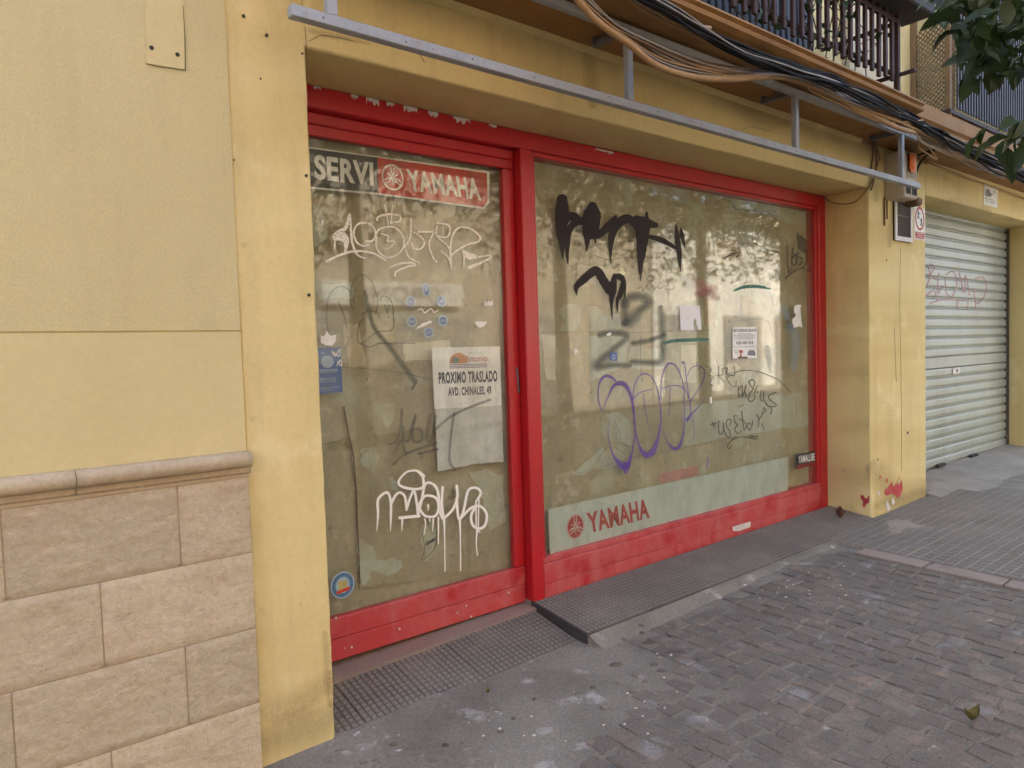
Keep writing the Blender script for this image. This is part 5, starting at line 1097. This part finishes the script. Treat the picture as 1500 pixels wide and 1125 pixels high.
fallen('fallen_leaf', 1231, 759, .135, .085, .04, 1.3, .6, m_leafb, 'curled dark brown leaf on the ribbed window ramp')
fallen('fallen_leaf', 1424, 1055, gz(3, -1.6)+.01, .085, .022, 1.1, -.3, m_leafo, 'dull olive leaf curled on the granite setts')
fallen('fallen_leaf', 785, 904, .07, .045, .008, .8, .9, m_leafo, 'thin dry twig-like leaf beside the step of the window ramp')
fallen('fallen_leaf', 715, 1015, .03, .028, .012, .8, 1.2, m_leafo, 'tiny dry leaf on the cement in front of the door ramp')
fallen('fallen_leaf', 1032, 798, .135, .05, .012, .8, .1, m_leafo, 'small dry leaf scrap at the foot of the red window frame')
crumb = MB(); r8 = random.Random(8)
for k in range(150):
    if k < 60: u, v = r8.uniform(1060, 1300), 0; v = 800-(u-1100)*.25+r8.gauss(0, 14)
    elif k < 100: u, v = r8.uniform(1100, 1240), r8.uniform(800, 870)
    else: u, v = r8.uniform(500, 1000), r8.uniform(930, 1060)
    p = PZ(u, v, .08); z = gz(p.x, p.y)+bump(p.x, p.y) if p.y < -.28 else None
    if z is None: continue
    s = r8.uniform(.003, .009); crumb.add([p+Vector((a*s, b*s, z-p.z-.001+c_*s)) for a, b, c_ in ((-1, -.7, 0), (1, -.6, 0), (.8, .8, 0), (-.7, .9, 0), (.1, .1, .8))], [(0, 1, 4), (1, 2, 4), (2, 3, 4), (3, 0, 4)])
o = crumb.build('plaster_crumbs', m_scrap, sidewalk); o['kind'] = 'stuff'

# ------------------------------------------------------------------ orange trees along the kerb
def leaf_pts(base, d, up, ln, wd):
    d = d.normalized(); s = d.cross(up); s = s.normalized() if s.length > 1e-4 else d.orthogonal().normalized(); nn = s.cross(d)
    f = [(0, 0, 0), (.25, .8, .06), (.55, 1, .05), (.8, .6, 0), (1, 0, -.06)]; L_, R_, M_ = [], [], []
    for t, w_, h in f:
        c = base+d*ln*t+nn*ln*(h-.18*t*t); M_.append(c); L_.append(c+s*wd*w_+nn*wd*w_*.35); R_.append(c-s*wd*w_+nn*wd*w_*.35)
    return [M_[0], L_[1], L_[2], L_[3], M_[4], R_[3], R_[2], R_[1], M_[1], M_[2], M_[3]], [(0, 8, 1), (8, 9, 2, 1), (9, 10, 3, 2), (10, 4, 3), (0, 7, 8), (8, 7, 6, 9), (9, 6, 5, 10), (10, 5, 4)]
def make_tree(loc, cr, rx, rz, nleaf, seed, label, extra=()):
    r = random.Random(seed); t = thing('orange_tree', label, 'tree', loc, 'orange trees along the kerb'); L0 = Vector(loc)
    top = Vector((loc[0], loc[1], cr[2]-.25)); cr = Vector(cr)
    tk = MB(); tk.tube([L0+Vector((0, 0, -.1)), L0+Vector((.03, .02, .7)), L0+Vector((-.02, .03, 1.4)), top], [.12, .10, .09, .075], 10); limbs = MB(); crown = MB(); tips = []
    for k in range(11):
        a = 2*math.pi*k/11+r.uniform(-.2, .2); e = r.uniform(.15, 1.2); dr = Vector((math.cos(a)*math.cos(e)*rx, math.sin(a)*math.cos(e)*rx, math.sin(e)*rz))*r.uniform(.7, .95)
        p1 = top+(cr+dr-top)*.5+Vector((0, 0, .12)); p2 = cr+dr; limbs.tube([top, p1, p2], [.045, .025, .01], 6)
        for j in range(5):
            q_ = p1+(p2-p1)*r.random()+Vector((r.gauss(0, .28), r.gauss(0, .28), r.gauss(0, .22))); limbs.tube([p1+(p2-p1)*r.uniform(.1, .8), q_], [.011, .005], 4); tips.append(q_)
    for (ex_, bend) in extra:
        ex_ = Vector(ex_); limbs.tube([cr+(ex_-cr)*.25, cr+(ex_-cr)*.6+Vector((0, 0, .12)), ex_], [.012, .006, .002], 5)
    tk.build('trunk', m_bark, t, True); limbs.build('limbs', m_bark, t, True)
    for k in range(nleaf):
        if r.random() < .55: c = r.choice(tips)+Vector((r.gauss(0, .17), r.gauss(0, .17), r.gauss(0, .15)))
        else:
            d = Vector((r.gauss(0, 1), r.gauss(0, 1), r.gauss(0, 1))).normalized()*(r.random()**.35); c = cr+Vector((d.x*rx, d.y*rx, d.z*rz))*(1+.16*noise.noise(d*2.3+Vector((seed, 0, 0))))
            if noise.noise(c*1.9+Vector((seed, 3, 0))) < -.18: continue
        dd = Vector((r.gauss(0, 1), r.gauss(0, 1), r.gauss(-.5, .7)))
        crown.add(*leaf_pts(c, dd, Vector((r.gauss(0, .4), r.gauss(0, .4), 1)), r.uniform(.065, .105), r.uniform(.018, .027)))
    crown.build('crown', m_leaf, t, True); return t
for p_ in VINE:
    for k in range(2): vl.add(*leaf_pts(p_+Vector((rv.gauss(0, .03), rv.gauss(0, .03), rv.gauss(0, .03))), Vector((rv.gauss(0, 1), rv.gauss(-.6, .6), rv.gauss(0, .8))), Vector((0, 0, 1)), rv.uniform(.04, .07), rv.uniform(.015, .025)))
vl.build('foliage', m_leaf, vine, True)
# leafy twig ends that hang into view at the top right
twig_tips = [(1395, 205), (1430, 190), (1465, 195), (1495, 200), (1400, 40), (1440, 60), (1470, 100), (1490, 130), (1420, 10), (1460, 20), (1495, 40), (1440, 100), (1475, 60), (1500, 90)]
ex = []
for (u, v) in [(1500, 205), (1515, 195), (1480, 60), (1500, 90), (1450, 30)]: ex.append((CAM+ray(u, v-25)*1.95, 0))
T0 = make_tree((3.35, -3.05, gz(3.35, -3.05)), (3.2, -3.0, 3.6), 1.25, 1.0, 3600, 4, 'orange tree whose low leafy twigs hang in front of the louvred balcony', ex)
rl = random.Random(77); cnt = 0
lmeshes = []
for k in range(10):
    vs, fs = leaf_pts(Vector((0, 0, 0)), Vector((1, 0, 0)), Vector((0, rl.uniform(-.3, .3), 1)), rl.uniform(.062, .10), rl.uniform(.016, .024)); me = bpy.data.meshes.new('leaf'); me.from_pydata([tuple(p) for p in vs], [], fs); me.materials.append(m_leaf)
    me.polygons.foreach_set('use_smooth', [True]*len(me.polygons)); lmeshes.append(me)
def hang(u, v, dep, au, av):
    """one leaf: its stem at pixel u,v, pointing towards image direction au,av"""
    p = CAM+ray(u, v)*dep; d = (RT*au-UP*av+FWD*rl.uniform(-.5, .5)).normalized()
    q_ = d.to_track_quat('X', 'Z'); o = bpy.data.objects.new('leaf', rl.choice(lmeshes)); link(o, T0)
    o.location = p-ROOT[T0.name]; o.rotation_mode = 'QUATERNION'; o.rotation_quaternion = q_ @ Matrix.Rotation(rl.uniform(-1, 1), 3, 'X').to_quaternion()
for (u, v, au, av) in [(1478, 200, -1, .45), (1470, 205, -.35, 1), (1482, 205, 0, 1), (1460, 205, -.9, .7), (1495, 210, .1, 1), (1440, 195, -.8, .9), (1490, 175, -.7, .3), (1450, 185, -1, .9), (1475, 215, .15, 1), (1500, 190, -.4, 1)]:
    hang(u, v, rl.uniform(1.7, 1.95), au, av)
for k in range(10): hang(rl.uniform(1488, 1530), rl.uniform(165, 215), 1.85, rl.gauss(-.5, .4), rl.gauss(.7, .4))
for k in range(240):
    u = rl.uniform(1385, 1525); v = rl.uniform(-35, 112)
    if u < 1400+max(0, 40-abs(v-75))*.0+(12 if v > 40 else 0) and v > 30: continue
    if v < 30 and u < 1385+v*.4: continue
    hang(u, v, rl.uniform(1.72, 2.3), rl.gauss(-.1, .7), rl.gauss(.15, .6))
for (u, v, au, av) in [(1395, 20, -1, .3), (1400, 45, -.9, .6), (1405, 8, -1, .1), (1445, 70, -.9, .8), (1425, 60, -.8, .9), (1440, 80, -.9, .7), (1460, 90, -.3, 1), (1490, 95, -.2, 1)]:
    hang(u, v, 1.85, au, av)
make_tree((-1.5, -3.1, gz(-1.5, -3.1)), (-1.5, -3.1, 3.5), 1.3, 1.0, 2600, 5, 'orange tree at the kerb beyond the stone plinth end of the street')
make_tree((6.1, -3.05, gz(6.1, -3)), (6.1, -3.1, 3.5), 1.45, 1.05, 5600, 6, 'orange tree at the kerb opposite the yellow pier between shop and garage')
make_tree((9.0, -3.05, gz(9.0, -3)), (9.0, -3.1, 3.5), 1.5, 1.05, 5600, 8, 'orange tree at the kerb opposite the garage shutter')
make_tree((12.2, -3.05, gz(12.2, -3)), (12.2, -3.1, 3.5), 1.6, 1.05, 5600, 9, 'orange tree at the kerb past the garage opening')

# ------------------------------------------------------------------ houses across the street (seen mirrored in the panes, except the leftmost)
YO = -9.6
def mirrored(u, v, y=YO, g=GW): return PY(u, v, 2*g-y)     # x,z of the point across the street that the pane shows at pixel u,v
m_opp = surf('sunlit_cream_render', (.29, .26, .205), (.24, .21, .16), 1.2, (.4, .75), 30, .06, .9, .2, 30)
m_opp2 = surf('white_render', (.48, .48, .45), (.4, .4, .37), 1.2, (.4, .75), 30, .06, .9, .2, 30)
m_opp3 = surf('light_cutting_render', (.20, .12, .08), (.15, .09, .06), 2, (.4, .7), 30, .1, .9, .2, 30)  # dark brown chosen to weaken light bounced from the left
m_blind = flat('tan_roller_blind', (.45, .32, .16), .7); m_oshut = flat('dull_shutter', (.22, .22, .21), .6)
def opp_house(x0, x1, h, mat, label, seed, sign=None):
    t = thing('street_house', label, 'building', ((x0+x1)/2, YO, -.2), None); r = random.Random(seed)
    MB().box(x0, x1, YO-8, YO, -.4, h).build('wall', mat, t); MB().box(x0-.1, x1+.1, YO-8.2, YO+.25, h+.003, h+.25).build('cornice', m_pil, t)
    n = int((x1-x0)/2.6)
    for i in range(n):
        cx = x0+(i+.5)*(x1-x0)/n
        s = MB(); s.box(cx-1.0, cx+1.0, YO+.002, YO+.05, .0, 2.5)
        for k in range(24): s.box(cx-.98, cx+.98, YO+.051, YO+.07, .05+k*.1, .12+k*.1)
        s.build('ground_floor_shutter', m_oshut, t)
        for lv in range(1, int((h-.8)/3)):
            zc_ = lv*3+.6; b = MB().box(cx-.6, cx+.6, YO+.002, YO+.03, zc_, zc_+1.9)
            wdw = b.build('window', m_slot, t); bl = MB()
            for k in range(14): bl.box(cx-.55, cx+.55, YO+.031, YO+.045, zc_+1.8-(k+1)*.09, zc_+1.8-k*.09-.012)
            bl.build('blind', m_blind, wdw)
            MB().box(cx-.75, cx+.75, YO+.002, YO+.35, zc_-.12, zc_-.003).build('balcony_ledge', m_pil, t)
    if sign:
        sb_ = MB().box(sign[0], sign[1], YO+.075, YO+.2, 2.62, 3.1, .01).build('sign_band', m_opp2, t)
        xm = (sign[0]+sign[1])/2
        text_on('lettering', 'ORONO', [Vector((xm+1.1, YO+.205, 2.70)), Vector((xm-1.1, YO+.205, 2.70)), Vector((xm-1.1, YO+.205, 3.02)), Vector((xm+1.1, YO+.205, 3.02))], m_zincd, sb_, .02, 1)
a = mirrored(480, 420, g=GD).x; b = mirrored(660, 420, g=GD).x
opp_house(-16, 1.2, 11.5, m_opp3, 'unseen house across the street, made tall and brown to cut light from the left', 1)  # never mirrored; height and dark wall shaped to cut light from the left
opp_house(1.3, 15.5, 6.6, m_opp, 'cream house across the street with tan blinds and a sign band', 2, (a-.2, b+.2))
opp_house(15.6, 30, 5.4, m_opp2, 'low white house across the street beyond the cream one', 3)
